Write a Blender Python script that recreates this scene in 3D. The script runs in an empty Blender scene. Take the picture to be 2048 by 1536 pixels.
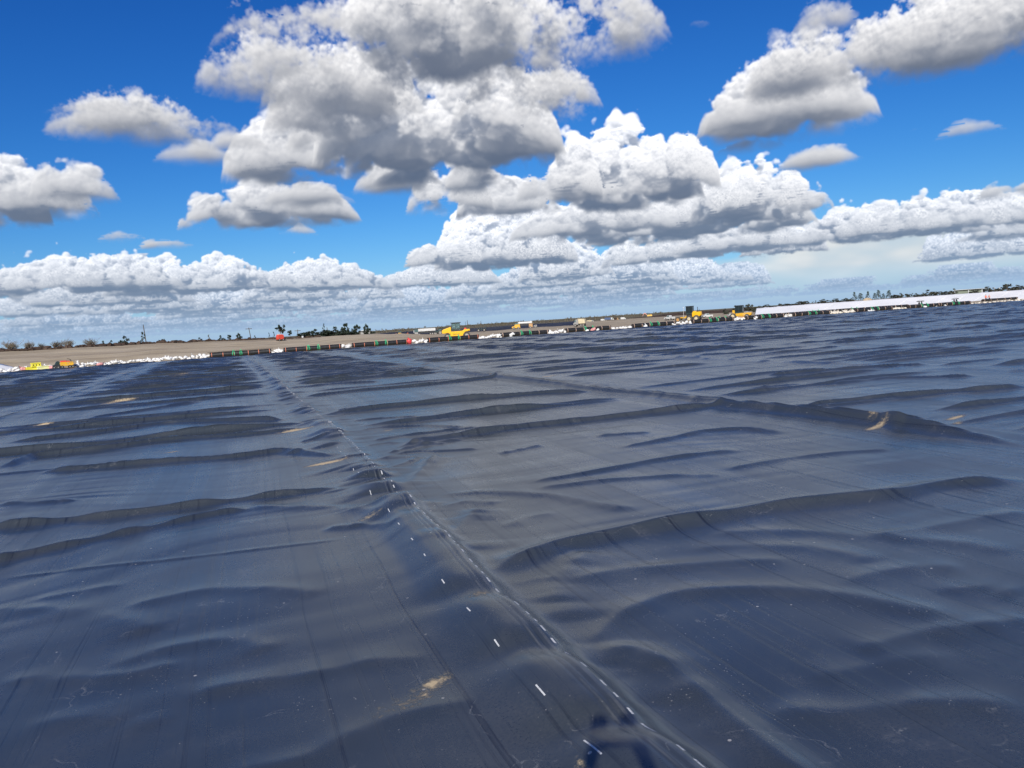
import bpy, bmesh, math, random, time
import numpy as np
from mathutils import Vector, Matrix
from concurrent.futures import ThreadPoolExecutor
T_START = time.time()
random.seed(5)
scene = bpy.context.scene
COL = scene.collection
# ------------------------------------------------------------------ camera geometry
PHI = math.radians(20.05); PITCH = math.radians(-4.6); ROLL = math.radians(3.65); FPX = 1538.0; CAMH = 2.1
def cam_axes():
    cp, sp = math.cos(PITCH), math.sin(PITCH)
    f = np.array([math.sin(PHI)*cp, math.cos(PHI)*cp, sp])
    r0 = np.array([math.cos(PHI), -math.sin(PHI), 0.0])
    u0 = np.cross(r0, f)
    c, s = math.cos(ROLL), math.sin(ROLL)
    return c*r0 - s*u0, s*r0 + c*u0, f
AX, AY, AF = cam_axes()
def px_dir(x, y):
    d = AF + AX*((x-1024)/FPX) + AY*((768-y)/FPX)
    return d/np.linalg.norm(d)
def px_ground(x, y, z=0.0):
    d = px_dir(x, y); t = (z-CAMH)/d[2]
    return d[0]*t, d[1]*t
SUN_EL = math.radians(29.4); SHADOW_HDG = math.radians(26.0)
SUN = np.array([-math.sin(SHADOW_HDG)*math.cos(SUN_EL), -math.cos(SHADOW_HDG)*math.cos(SUN_EL), math.sin(SUN_EL)])
# ------------------------------------------------------------------ clouds
BASE = 1100.0
def bake_clouds():
    rng = np.random.default_rng(11)
    f32 = np.float32
    N = 128
    def worley(cells):
        pts = rng.random((cells, cells, cells, 3)).astype(f32)
        g = (np.arange(N, dtype=f32)+.5)/N*cells
        ci = np.floor(g).astype(int)
        best = np.full((N, N, N), 9.0, f32)
        for a in (-1, 0, 1):
            for b in (-1, 0, 1):
                for c in (-1, 0, 1):
                    ia, ib, ic = (ci+a), (ci+b), (ci+c)
                    p = pts[np.ix_(ia % cells, ib % cells, ic % cells)]
                    dx = (p[..., 0]+ia[:, None, None]-g[:, None, None])
                    dy = (p[..., 1]+ib[None, :, None]-g[None, :, None])
                    dz = (p[..., 2]+ic[None, None, :]-g[None, None, :])
                    np.minimum(best, dx*dx+dy*dy+dz*dz, out=best)
        return 1-np.sqrt(best)
    def perlin(cells):
        w = rng.standard_normal((cells, cells, cells)).astype(f32)
        g = (np.arange(N, dtype=f32))/N*cells
        i = np.floor(g).astype(int); t = g-i; t = t*t*(3-2*t)
        for ax in range(3):
            sh = [1, 1, 1]; sh[ax] = N
            tt = t.reshape(sh)
            w = np.take(w, i % cells, ax)*(1-tt)+np.take(w, (i+1) % cells, ax)*tt
        return w
    with ThreadPoolExecutor(4) as ex:
        big = list(ex.map(worley, (5, 10, 20, 7, 14, 26)))
    per = perlin(4)*.6+perlin(8)*.35+perlin(16)*.2+perlin(32)*.12
    shape = big[0]*.5+big[1]*.28+big[2]*.16+perlin(24)*.05
    shape = (shape-shape.mean())/shape.std()*.75 + per*.45
    shape = (shape/shape.std()).astype(f32).ravel()             # about N(0,1)
    det = big[3]*.42+big[4]*.34+big[5]*.24
    det = ((det-det.mean())/det.std()).astype(f32)
    det = (det*.50+perlin(8)*.35+perlin(16)*.33+perlin(32)*.26).astype(f32).ravel()
    # --- where the clouds stand: (px centre x, px base y, half width px, px top y, depth ratio)
    cells = [
        (880, 308, 235, 70, .8), (700, 250, 150, 60, .8), (1060, 215, 130, 60, .8),
        (560, 165, 140, 30, .6), (470, 175, 55, 60, .6), (660, 205, 120, 90, .6),
        (640, 90, 190, -60, .7), (900, 100, 260, -160, .7), (1150, 75, 170, -100, .7),
        (270, 262, 130, 178, .6), (190, 225, 70, 190, .5), (390, 320, 65, 270, .6), (400, 262, 70, 215, .6),
        (590, 350, 125, 212, .8), (640, 300, 60, 195, .8), (480, 300, 50, 240, .7),
        (550, 440, 150, 352, .8), (430, 455, 60, 380, .7), (620, 405, 80, 355, .7),
        (40, 425, 110, 285, .8), (150, 400, 65, 312, .7), (-80, 440, 120, 260, .8),
        (800, 378, 85, 312, .7), (900, 420, 80, 318, .7), (1000, 430, 80, 335, .8), (960, 380, 70, 310, .8),
        (1240, 405, 150, 228, .8), (1140, 395, 60, 250, .7), (1350, 385, 80, 240, .7), (1080, 400, 45, 330, .7),
        (1200, 470, 170, 385, .7), (1400, 462, 200, 350, .7), (1520, 430, 120, 300, .7), (1300, 480, 120, 425, .7), (1480, 500, 120, 440, .7),
        (1570, 250, 150, 78, .8), (1480, 255, 60, 140, .7), (1680, 245, 60, 110, .7), (1620, 170, 110, 60, .7),
        (1650, 55, 55, -10, .7),
        (1880, 110, 150, -60, .7), (2010, 80, 140, -90, .7), (1780, 130, 80, -20, .7),
        (1640, 330, 70, 280, .6), (1500, 300, 60, 262, .6),
        (1800, 470, 160, 385, .7), (1930, 460, 120, 370, .7), (1730, 480, 90, 400, .7), (2060, 470, 100, 420, .7), (2040, 390, 60, 345, .6),
        (1940, 268, 48, 228, .5), (1845, 258, 18, 240, .5), (245, 482, 38, 448, .6), (335, 495, 45, 470, .6),
        (1280, 115, 26, 85, .5), (1395, 50, 22, 20, .5), (595, 470, 35, 440, .6),
        (10, 588, 110, 520, .5), (175, 580, 150, 503, .6), (390, 584, 140, 500, .6), (520, 580, 60, 530, .5), (680, 580, 90, 530, .5),
        (880, 572, 110, 515, .6), (1080, 575, 90, 520, .5), (1230, 570, 90, 530, .5), (1440, 575, 80, 548, .5),
        (560, 618, 60, 560, .5), (700, 622, 80, 580, .5), (840, 614, 90, 572, .5), (260, 628, 90, 580, .5), (60, 632, 90, 588, .5), (1000, 610, 80, 575, .5), (1250, 596, 90, 560, .5),
        (885, 530, 70, 478, .6), (1085, 560, 40, 488, .7), (1140, 560, 50, 500, .7),
    ]
    L = []                                                         # x, y, rx(lateral), ry(radial), thickness
    for x, yb, hw, yt, dr in cells:
        d = px_dir(x, yb); hor = math.hypot(d[0], d[1]); el = d[2]/hor
        dist = BASE/el
        dt = px_dir(x, yt); elt = dt[2]/math.hypot(dt[0], dt[1])
        r = hw/FPX*dist
        th = max(dist*(elt-el), .35*r*.8)
        L.append((d[0]/hor*(dist+r*dr*.55), d[1]/hor*(dist+r*dr*.55), r*1.12, r*dr*1.12, th*.95))
    n_placed = len(L)
    # the field goes on in every direction; nearer than 16 km in front the listed clouds are all there is
    M = 0
    ang = rng.uniform(-math.pi, math.pi, 3000); rad = 122000*np.sqrt(rng.uniform(0.0003, 1, 3000))
    for a, r in zip(ang, rad):
        x, y = r*math.sin(a), r*math.cos(a)
        rel = (a-PHI+math.pi) % (2*math.pi)-math.pi
        if abs(rel) < math.radians(42) and r < 14500: continue
        if r < 1500: continue
        if math.radians(12) < rel < math.radians(38) and r < 60000 and rng.random() < .8: continue
        if r < 14500 and rng.random() < .45: continue
        s = rng.uniform(350, 1150)*(1+min(r/60000, 1)*.5)
        L.append((x, y, s*rng.uniform(1, 1.8), s, s*rng.uniform(.75, 1.3)))
    L = np.array(L)
    # 2-D maps of local thickness: near 32 m, far 160 m
    def make_map(half, res):
        n = int(2*half/res); m = np.zeros((n, n), f32)
        for k, (x, y, rx, ry, th) in enumerate(L):
            R = max(rx, ry)*1.05
            i0, i1 = int((x-R+half)/res), int((x+R+half)/res)+2; j0, j1 = int((y-R+half)/res), int((y+R+half)/res)+2
            i0, j0 = max(i0, 0), max(j0, 0); i1, j1 = min(i1, n), min(j1, n)
            if i0 >= i1 or j0 >= j1: continue
            gx = (np.arange(i0, i1)+.5)*res-half-x; gy = (np.arange(j0, j1)+.5)*res-half-y
            h = math.hypot(x, y); ex, ey = x/h, y/h                # radial direction
            rr = gx[:, None]*ex+gy[None, :]*ey; ll = -gx[:, None]*ey+gy[None, :]*ex
            q = np.clip(1-(ll/rx)**2-(rr/ry)**2, 0, None)
            v = (th*np.sqrt(q)).astype(f32)
            sub = m[i0:i1, j0:j1]
            np.maximum(sub, v, out=sub)
        return m
    near, far = make_map(16384, 32), make_map(129600, 200)
    nn, nf = near.shape[0], far.shape[0]
    nearr, farr = near.ravel(), far.ravel()
    def look(m, n, half, res, x, y):
        fx = np.clip((x+f32(half))*f32(1/res)-f32(.5), 0, n-2); fy = np.clip((y+f32(half))*f32(1/res)-f32(.5), 0, n-2)
        ix, iy = fx.astype(np.int32), fy.astype(np.int32); tx, ty = fx-ix.astype(f32), fy-iy.astype(f32)
        b = ix*np.int32(n)+iy
        a0 = m.take(b); a1 = m.take(b+n)
        a0 += (m.take(b+1)-a0)*ty; a1 += (m.take(b+(n+1))-a1)*ty
        return a0+(a1-a0)*tx
    def thick(x, y):
        inn = (np.abs(x) < 16300) & (np.abs(y) < 16300)
        if inn.all(): return look(nearr, nn, 16384, 32, x, y)
        if not inn.any(): return look(farr, nf, 129600, 200, x, y)
        v = np.empty(x.shape, f32); o = ~inn
        v[inn] = look(nearr, nn, 16384, 32, x[inn], y[inn]); v[o] = look(farr, nf, 129600, 200, x[o], y[o])
        return v
    def tri(vol, x, y, z, s):
        k = f32(N/s)
        x, y, z = (x*f32(.83)+y*f32(.47)+z*f32(.30))*k, (y*f32(.85)-x*f32(.52)+z*f32(.11))*k, (z*f32(.95)-x*f32(.21)-y*f32(.24))*k
        ix, iy, iz = np.floor(x).astype(np.int32), np.floor(y).astype(np.int32), np.floor(z).astype(np.int32)
        fx, fy, fz = x-ix.astype(f32), y-iy.astype(f32), z-iz.astype(f32)
        x0 = (ix & 127) << 14; x1 = ((ix+1) & 127) << 14; y0 = (iy & 127) << 7; y1 = ((iy+1) & 127) << 7; z0 = iz & 127; z1 = (iz+1) & 127
        def L2(a):
            v = vol.take(a | z0); v += (vol.take(a | z1)-v)*fz
            return v
        p = L2(x0 | y0); p += (L2(x0 | y1)-p)*fy
        r = L2(x1 | y0); r += (L2(x1 | y1)-r)*fy
        return p+(r-p)*fx
    AMP = 230.0
    def dens(x, y, z, fine=True, fade=None):
        """density 0..1 and a rough distance to the cloud"""
        th = thick(x, y)
        amp = np.minimum(AMP, 30+th*.30)
        s = np.minimum(BASE+th-z, (z-BASE)*.62+14)                 # below the dome, above the flat base
        s = np.where(th <= 0, f32(-1e4), np.minimum(s, th*.9+40))
        out = np.zeros(x.shape, f32)
        ok = np.nonzero(s > -amp*1.7)[0]
        far = -s-amp*1.7
        if ok.size == 0: return out, far
        x, y, z, s, amp = x[ok], y[ok], z[ok], s[ok], amp[ok]
        hb = np.clip((z-BASE)/260, .10, 1)                         # bases stay flat
        n = tri(shape, x, y, z*1.2, 3000.0)*amp*hb
        n = np.where(s < 0, n*f32(.48), n*f32(.95))-amp*.34
        if fine:
            m = tri(det, x, y, z, 900.0)*np.minimum(amp, 130)*hb*.80*np.clip(1+s/80, .15, 1)
            n = n + (m if fade is None else m*fade[ok])
            if fade is not None:
                nr = np.nonzero(fade[ok] > .98)[0]
                if nr.size: n[nr] += tri(det, y[nr], z[nr], x[nr], 330.0)*(hb[nr]*f32(74)*np.clip(1+s[nr]/80, .15, 1))
        out[ok] = np.clip((s+n)/(98 if fine else 105), 0, 1)
        return out, far
    SIG = 0.034
    sx, sy, sz = [f32(v) for v in SUN]
    def march(D, q, iters):
        """D (n,3) unit directions above the horizon, q the step in parts of the distance -> colour, alpha, distance"""
        n = D.shape[0]
        sl = np.maximum(D[:, 2], .006)
        t0 = BASE/sl; t1 = np.minimum((BASE+1350)/sl, t0+22000); t1 = np.maximum(t1, t0+2500)
        t1 = np.minimum(t1, 128000); t0 = np.minimum(t0, 122000)
        T = np.ones(n, f32); C = np.zeros((n, 3), f32); Z = np.zeros(n, f32)
        cosS = D@SUN.astype(f32)
        def hg(g): return (1-g*g)/(1+g*g-2*g*cosS)**1.5
        ph = [hg(.5*k)*.5+hg(-.25*k)*.5 for k in (1, .5, .25)]
        t = (t0*(1+q*.3*rng.random(n))).astype(f32); t1 = t1.astype(f32)
        act = np.arange(n); hold = np.zeros(n, f32); jit = rng.uniform(.2, 1.0, n).astype(f32); prev = np.zeros(n, f32)
        for k in range(iters):
            act = act[(T[act] > .02) & (t[act] < t1[act])]
            if act.size == 0: break
            ta = t[act]
            x, y, z = D[act, 0]*ta, D[act, 1]*ta, D[act, 2]*ta
            fade = np.clip(4800/ta, 0, 1).astype(f32)
            d, far = dens(x, y, z, True, fade)
            small = np.maximum(ta*q, 9.0)
            dt = np.where((d > 0) | (hold[act] > 0), small, np.clip(far*.6, small*1.5, np.maximum(ta*.028, 120))).astype(f32)
            pv = prev[act]
            back = (d > 0) & (pv > small*1.3)                       # stepped in from outside: go back and come in slowly
            hold[act] = np.where(back, np.ceil(pv/small)+1, hold[act]-1)
            t[act] = np.where(back, ta-pv+small*jit[act], ta+dt)
            prev[act] = np.where(back, small, dt)
            h = np.nonzero((d > .004) & ~back)[0]
            if h.size == 0: continue
            a = act[h]; x, y, z, d, dt, fd = x[h], y[h], z[h], d[h], dt[h], fade[h]
            od = np.zeros(h.size, f32)
            step = 45.0; pos = 0.0
            for j in range(6):
                pos += step*.5
                dd = dens(x+sx*pos, y+sy*pos, z+sz*pos, j < 1, fd)[0]
                od += dd*step*SIG
                pos += step*.5; step *= 1.6
            sun = np.zeros(h.size, f32)
            for w, e, p in ((1., 1., 0), (.5, .25, 1), (.3, .06, 2)):
                sun += w*np.exp(-od*e)*ph[p][a]
            powder = 1-.5*np.exp(-d*2.5)
            hgt = np.clip((z-BASE)/650, 0, 1)
            A = 1-np.exp(-d*SIG*dt)
            wT = T[a]*A
            su = sun*powder*(.46+.54*np.clip((z-BASE)/780, 0, 1)**.75)
            amb = .55+.45*hgt
            for c, (sc, ac) in enumerate(zip(SUNC, AMBC)):
                C[a, c] += wT*(su*sc+amb*ac)
            Z[a] += wT*t[a]; T[a] *= 1-A
        al = 1-T
        Zm = Z/np.maximum(al, 1e-4)
        C /= np.maximum(al, 1e-4)[:, None]
        return C, np.clip(al/.98, 0, 1), Zm
    SUNC = (.99, .935, .85); AMBC = (.135, .195, .325)
    def render(az0, az1, e0, e1, W, H, q, it):
        az = PHI+np.radians(az0+(np.arange(W)+.5)/W*(az1-az0)); el = np.radians(e0+(np.arange(H)+.5)/H*(e1-e0))
        out = np.zeros((H, W, 4), f32); dist = np.zeros((H, W), f32)
        def job(r):
            e = np.repeat(el[r], W); a = np.tile(az, len(r))
            D = np.stack([np.cos(e)*np.sin(a), np.cos(e)*np.cos(a), np.sin(e)], 1).astype(f32)
            C, al, Zm = march(D, q, it)
            return r, C.reshape(len(r), W, 3), al.reshape(len(r), W), Zm.reshape(len(r), W)
        rows = [np.arange(i, min(i+6, H)) for i in range(0, H, 6)]
        with ThreadPoolExecutor(4) as ex:
            for r, C, al, Zm in ex.map(job, rows):
                out[r, :, :3] = C; out[r, :, 3] = al; dist[r] = Zm
        # air between: far clouds take the colour of the low sky
        f = 1-np.exp(-np.maximum(dist-4000, 0)/40000.0)
        hz = np.array(HAZE, f32)
        out[..., :3] = out[..., :3]*(1-f[..., None])+hz*f[..., None]
        # a high pale anvil far off to the right, behind the cumulus
        A, E = np.meshgrid(np.degrees(az-PHI), np.degrees(el))
        topl = np.interp(A, (12, 20, 24, 27, 34, 44, 60), (3.0, 4.3, 4.9, 4.4, 4.6, 4.2, 3.0))
        wob = tri(shape, (A*90).astype(f32), (E*240).astype(f32), np.zeros(A.shape, f32), 2600.0)
        fi = np.clip((A-11)/10, 0, 1)*np.clip((64-A)/12, 0, 1)
        av = np.clip((topl+.10*wob-E)/.35, 0, 1)*np.clip((E-.9)/1.6, 0, 1)*fi*(.85+.10*wob)
        av = np.clip(av, 0, .92)
        ac = np.array((.88, .87, .82), f32)*(.93+.05*wob[..., None])
        # and the pale blue air low on the horizon
        hv = np.exp(-np.maximum(E, 0)/2.2)*.9
        bg = np.zeros(out.shape, f32)
        ba = 1-(1-av)*(1-hv)
        bg[..., :3] = (ac*(av*(1-hv))[..., None]+np.array(LOW, f32)*hv[..., None])/np.maximum(ba, 1e-4)[..., None]
        a = out[..., 3]; ta = a+ba*(1-a)
        out[..., :3] = (out[..., :3]*a[..., None]+bg[..., :3]*(ba*(1-a))[..., None])/np.maximum(ta, 1e-4)[..., None]
        out[..., 3] = ta
        return out
    LOW = (.35, .53, .77)
    HAZE = (.36, .52, .74)
    front = render(-50, 50, 0, 29, 1800, 522, .0032, 240)
    rest = render(-180, 180, 0, 90, 720, 180, .012, 90)
    return front, rest

# ------------------------------------------------------------------ camera
cam = bpy.data.cameras.new('camera'); cam_ob = bpy.data.objects.new('camera', cam); COL.objects.link(cam_ob)
cam.sensor_width = 36.0; cam.lens = 36.0*FPX/2048; cam.clip_start = .05; cam.clip_end = 30000
m3 = Matrix((AX, AY, -AF)).transposed()
cam_ob.matrix_world = Matrix.Translation((0, 0, CAMH)) @ m3.to_4x4()
scene.camera = cam_ob
# ------------------------------------------------------------------ picture settings
vs = scene.view_settings
vs.view_transform = 'Standard'; vs.look = 'None'; vs.gamma = 1.0; vs.use_curve_mapping = False; vs.exposure = 0.0
scene.render.engine = 'CYCLES'
cy = scene.cycles
cy.max_bounces = 6; cy.diffuse_bounces = 3; cy.glossy_bounces = 3; cy.transmission_bounces = 4; cy.transparent_max_bounces = 6
# ------------------------------------------------------------------ sun
sun = bpy.data.lights.new('sun', 'SUN'); sun.energy = 4.9; sun.angle = math.radians(.53); sun.color = (1.0, .955, .88)
sun_ob = bpy.data.objects.new('sun', sun); COL.objects.link(sun_ob)
sun_ob.rotation_euler = Vector(SUN).to_track_quat('Z', 'Y').to_euler(); sun_ob.location = (-30, -50, 60)
# ------------------------------------------------------------------ sky
def make_world(front, rest):
    w = bpy.data.worlds.new('World'); scene.world = w; w.use_nodes = True
    nt = w.node_tree; nt.nodes.clear(); N = nt.nodes.new; K = nt.links.new
    def math_(op, a, b=None, c=None):
        n = N('ShaderNodeMath'); n.operation = op
        for i, v in enumerate((a, b, c)):
            if v is None: continue
            if isinstance(v, (int, float)): n.inputs[i].default_value = v
            else: K(v, n.inputs[i])
        return n.outputs[0]
    def image(name, arr):
        h, wd = arr.shape[:2]
        im = bpy.data.images.new(name, wd, h, alpha=True, float_buffer=True)
        im.colorspace_settings.name = 'Non-Color'; im.alpha_mode = 'CHANNEL_PACKED'
        im.pixels.foreach_set(np.ascontiguousarray(arr, np.float32).ravel()); im.update(); im.pack()
        return im
    tc = N('ShaderNodeTexCoord')
    def dot(v):
        n = N('ShaderNodeVectorMath'); n.operation = 'DOT_PRODUCT'; K(tc.outputs['Generated'], n.inputs[0]); n.inputs[1].default_value = v
        return n.outputs['Value']
    az = math_('ARCTAN2', dot((math.cos(PHI), -math.sin(PHI), 0)), dot((math.sin(PHI), math.cos(PHI), 0)))
    el = math_('ARCSINE', dot((0, 0, 1)))
    D = 180/math.pi
    def tex(im, u, v, ext):
        c = N('ShaderNodeCombineXYZ'); K(u, c.inputs[0]); K(v, c.inputs[1])
        t = N('ShaderNodeTexImage'); t.image = im; t.extension = ext; t.interpolation = 'Cubic'; K(c.outputs[0], t.inputs[0])
        return t
    u1 = math_('MULTIPLY_ADD', az, D/100, .5); v1 = math_('MULTIPLY', el, D/29)
    tf = tex(image('cloud_field', front), u1, v1, 'EXTEND')
    tr = tex(image('cloud_field_around', rest), math_('MULTIPLY_ADD', az, 1/(2*math.pi), .5), math_('MULTIPLY', el, 2/math.pi), 'EXTEND')
    ins = math_('MULTIPLY', math_('LESS_THAN', math_('ABSOLUTE', math_('SUBTRACT', u1, .5)), .497), math_('LESS_THAN', v1, .995))
    mc = N('ShaderNodeMix'); mc.data_type = 'RGBA'; K(ins, mc.inputs[0]); K(tr.outputs[0], mc.inputs[6]); K(tf.outputs[0], mc.inputs[7])
    ma = N('ShaderNodeMix'); K(ins, ma.inputs[0]); K(tr.outputs[1], ma.inputs[2]); K(tf.outputs[1], ma.inputs[3])
    sky = N('ShaderNodeTexSky'); sky.sky_type = 'NISHITA'; sky.sun_disc = False
    sky.sun_elevation = SUN_EL; sky.sun_rotation = math.atan2(SUN[0], SUN[1])
    sky.air_density = 1.0; sky.dust_density = .15; sky.ozone_density = 3.0; sky.altitude = 100
    sc_ = N('ShaderNodeSeparateColor'); K(sky.outputs[0], sc_.inputs[0]); cc = N('ShaderNodeCombineColor')
    for i, (gain, power) in enumerate(SKY_GRADE):                   # the clear, deep blue of the day
        K(math_('MULTIPLY', math_('POWER', sc_.outputs[i], power), gain), cc.inputs[i])
    b1 = N('ShaderNodeBackground'); K(cc.outputs[0], b1.inputs[0]); b1.inputs[1].default_value = SKY_STRENGTH
    b2 = N('ShaderNodeBackground'); K(mc.outputs[2], b2.inputs[0]); b2.inputs[1].default_value = 1.0
    up = math_('GREATER_THAN', el, 0.0)
    mx = N('ShaderNodeMixShader'); K(math_('MULTIPLY', ma.outputs[0], up), mx.inputs[0]); K(b1.outputs[0], mx.inputs[1]); K(b2.outputs[0], mx.inputs[2])
    o = N('ShaderNodeOutputWorld'); K(mx.outputs[0], o.inputs[0])
SKY_GRADE = ((.070, 1.9), (.32, 1.35), (1.0, 1.0)); SKY_STRENGTH = .10
make_world(*bake_clouds())
# ------------------------------------------------------------------ helpers
class G:                                                            # node graph shorthand
    def __init__(s, name):
        s.m = bpy.data.materials.new(name); s.m.use_nodes = True; s.t = s.m.node_tree
        s.b = s.t.nodes['Principled BSDF']; s.o = s.t.nodes['Material Output']
    def n(s, t, **k):
        x = s.t.nodes.new('ShaderNode'+t)
        for a, v in k.items(): setattr(x, a, v)
        return x
    def k(s, a, b): s.t.links.new(a, b)
    def set(s, sock, v):
        if isinstance(v, (int, float)): sock.default_value = v
        elif isinstance(v, tuple): sock.default_value = v if len(v) != 3 or sock.type == 'VECTOR' else v+(1,)
        else: s.k(v, sock)
    def math(s, op, a, b=0.0, c=0.0, clamp=False):
        x = s.n('Math', operation=op, use_clamp=clamp)
        for i, v in enumerate((a, b, c)): s.set(x.inputs[i], v)
        return x.outputs[0]
    def noise(s, vec, scale, detail=3, rough=.55, dist=0.0):
        x = s.n('TexNoise'); s.k(vec, x.inputs['Vector'])
        x.inputs['Scale'].default_value = scale; x.inputs['Detail'].default_value = detail; x.inputs['Roughness'].default_value = rough; x.inputs['Distortion'].default_value = dist
        return x.outputs['Fac']
    def ramp(s, f, a, b, smooth=True):
        x = s.n('MapRange'); x.interpolation_type = 'SMOOTHSTEP' if smooth else 'LINEAR'
        s.k(f, x.inputs[0]); x.inputs[1].default_value = a; x.inputs[2].default_value = b
        return x.outputs[0]
    def mix(s, f, a, b):
        x = s.n('Mix', data_type='RGBA'); s.set(x.inputs[0], f); s.set(x.inputs[6], a); s.set(x.inputs[7], b)
        return x.outputs[2]
    def vec(s, v, scale):
        x = s.n('VectorMath', operation='MULTIPLY'); s.k(v, x.inputs[0]); x.inputs[1].default_value = scale
        return x.outputs[0]
    def pos(s): return s.n('TexCoord').outputs['Object']
    def bump(s, h, strength, dist):
        x = s.n('Bump'); x.inputs['Strength'].default_value = strength; x.inputs['Distance'].default_value = dist
        s.k(h, x.inputs['Height']); s.k(x.outputs[0], s.b.inputs['Normal'])
def mat(name, col, rough=.6, metal=0.0, var=.25, scale=3.0, dirt=None, spec=.5):
    g = G(name); p = g.pos()
    f = g.noise(p, scale, 5, .6)
    dark = tuple(c*(1-var) for c in col); lite = tuple(min(1, c*(1+var*.6)) for c in col)
    c = g.mix(g.ramp(f, .3, .7), dark, lite)
    if dirt: c = g.mix(g.math('MULTIPLY', g.ramp(g.noise(p, scale*2.3, 6, .65), .45, .7), .75), c, dirt)
    g.set(g.b.inputs['Base Color'], c)
    g.set(g.b.inputs['Roughness'], g.math('MULTIPLY_ADD', f, .25, rough-.12)); g.b.inputs['Metallic'].default_value = metal
    g.b.inputs['Specular IOR Level'].default_value = spec
    return g.m
def tag(o, label=None, cat=None, group=None, kind=None):
    for k, v in (('label', label), ('category', cat), ('group', group), ('kind', kind)):
        if v: o[k] = v
    return o
def empty(name, loc, rz=0.0, label=None, cat=None, group=None):
    o = bpy.data.objects.new(name, None); COL.objects.link(o); o.location = loc; o.rotation_euler = (0, 0, rz); o.empty_display_size = .2
    return tag(o, label, cat, group)
def link_mesh(name, me, m=None, parent=None, loc=(0, 0, 0)):
    o = bpy.data.objects.new(name, me); COL.objects.link(o); o.location = loc
    if m is not None and len(me.materials) == 0: me.materials.append(m)
    if parent is not None: o.parent = parent
    return o
class MB:
    def __init__(s): s.v, s.f = [], []
    def add(s, vs, fs):
        b = len(s.v); s.v += [tuple(p) for p in vs]; s.f += [tuple(i+b for i in f) for f in fs]; return s
    def box(s, x0, x1, y0, y1, z0, z1, tx=0.0, ty=0.0):             # tx, ty: how far the top draws in
        v = [(x0, y0, z0), (x1, y0, z0), (x1, y1, z0), (x0, y1, z0), (x0+tx, y0+ty, z1), (x1-tx, y0+ty, z1), (x1-tx, y1-ty, z1), (x0+tx, y1-ty, z1)]
        return s.add(v, [(3, 2, 1, 0), (4, 5, 6, 7), (0, 1, 5, 4), (1, 2, 6, 5), (2, 3, 7, 6), (3, 0, 4, 7)])
    def prism(s, pts, y0, y1, inset=0.0):                           # outline in x, z pulled across y
        n = len(pts); v = [(x, y0, z) for x, z in pts]+[(x, y1, z) for x, z in pts]
        f = [tuple(range(n)), tuple(range(2*n-1, n-1, -1))]+[((i+1) % n, i, n+i, n+(i+1) % n) for i in range(n)]
        return s.add(v, f)
    def tube(s, p0, p1, r0, r1=None, n=8, caps=True):
        r1 = r0 if r1 is None else r1
        a, b = Vector(p0), Vector(p1); d = (b-a).normalized()
        u = d.orthogonal().normalized(); w = d.cross(u)
        v = [a+(u*math.cos(2*math.pi*i/n)+w*math.sin(2*math.pi*i/n))*r0 for i in range(n)]+[b+(u*math.cos(2*math.pi*i/n)+w*math.sin(2*math.pi*i/n))*r1 for i in range(n)]
        f = [(i, (i+1) % n, n+(i+1) % n, n+i) for i in range(n)]
        if caps: f += [tuple(range(n-1, -1, -1)), tuple(range(n, 2*n))]
        return s.add(v, f)
    def path(s, pts, r, n=6):
        for a, b in zip(pts[:-1], pts[1:]): s.tube(a, b, r, r, n)
        return s
    def ball(s, c, r, nu=8, nv=5, sq=(1, 1, 1)):
        v = [(c[0], c[1], c[2]-r*sq[2])]
        for j in range(1, nv):
            t = -math.pi/2+math.pi*j/nv
            for i in range(nu):
                a = 2*math.pi*i/nu; v.append((c[0]+r*sq[0]*math.cos(t)*math.cos(a), c[1]+r*sq[1]*math.cos(t)*math.sin(a), c[2]+r*sq[2]*math.sin(t)))
        v.append((c[0], c[1], c[2]+r*sq[2])); L = len(v)-1
        f = [(0, 1+(i+1) % nu, 1+i) for i in range(nu)]+[(L, L-nu+i, L-nu+(i+1) % nu) for i in range(nu)]
        for j in range(nv-2):
            for i in range(nu):
                a = 1+j*nu+i; b = 1+j*nu+(i+1) % nu; f.append((a, b, b+nu, a+nu))
        return s.add(v, f)
    def mesh(s, name, smooth=False):
        me = bpy.data.meshes.new(name); me.from_pydata(s.v, [], s.f); me.update()
        if smooth: me.shade_smooth()
        return me
    def build(s, name, m, parent=None, smooth=False, bevel=0.0):
        me = s.mesh(name, smooth)
        o = link_mesh(name, me, m, parent)
        if bevel:
            b = o.modifiers.new('edge', 'BEVEL'); b.width = bevel; b.segments = 2; b.limit_method = 'ANGLE'
        return o
def kids(o): return [c for c in COL.objects if c.parent == o]
def copy_tree(o, parent=None, _k=None):
    c = o.copy(); COL.objects.link(c); c.parent = parent
    for ch in list(o.children): copy_tree(ch, c)
    return c
def at(px, Y):                                                      # the point on the ground line Y that the photograph shows at column px
    lo, hi = 300.0, 900.0
    for _ in range(30):
        m = (lo+hi)/2
        lo, hi = (m, hi) if px_dir(px, m)[2] > 0 else (lo, m)
    d = px_dir(px, lo)
    return float(Y*d[0]/d[1]), Y
def horizon(px):
    lo, hi = 300.0, 900.0
    for _ in range(30):
        m = (lo+hi)/2
        lo, hi = (m, hi) if px_dir(px, m)[2] > 0 else (lo, m)
    return lo
def mpp(X, Y): return (X*float(AF[0])+Y*float(AF[1]))/FPX             # metres that one photo pixel spans there
def zat(px, py, Y):
    d = px_dir(px, py); return float(CAMH+Y*d[2]/d[1])
def facing(px): return -math.atan2(*[float(v) for v in px_dir(px, 650)[:2]])   # turn that sets local x across the line of sight
EDGE = 104.5                                                        # where the liner stops
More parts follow.
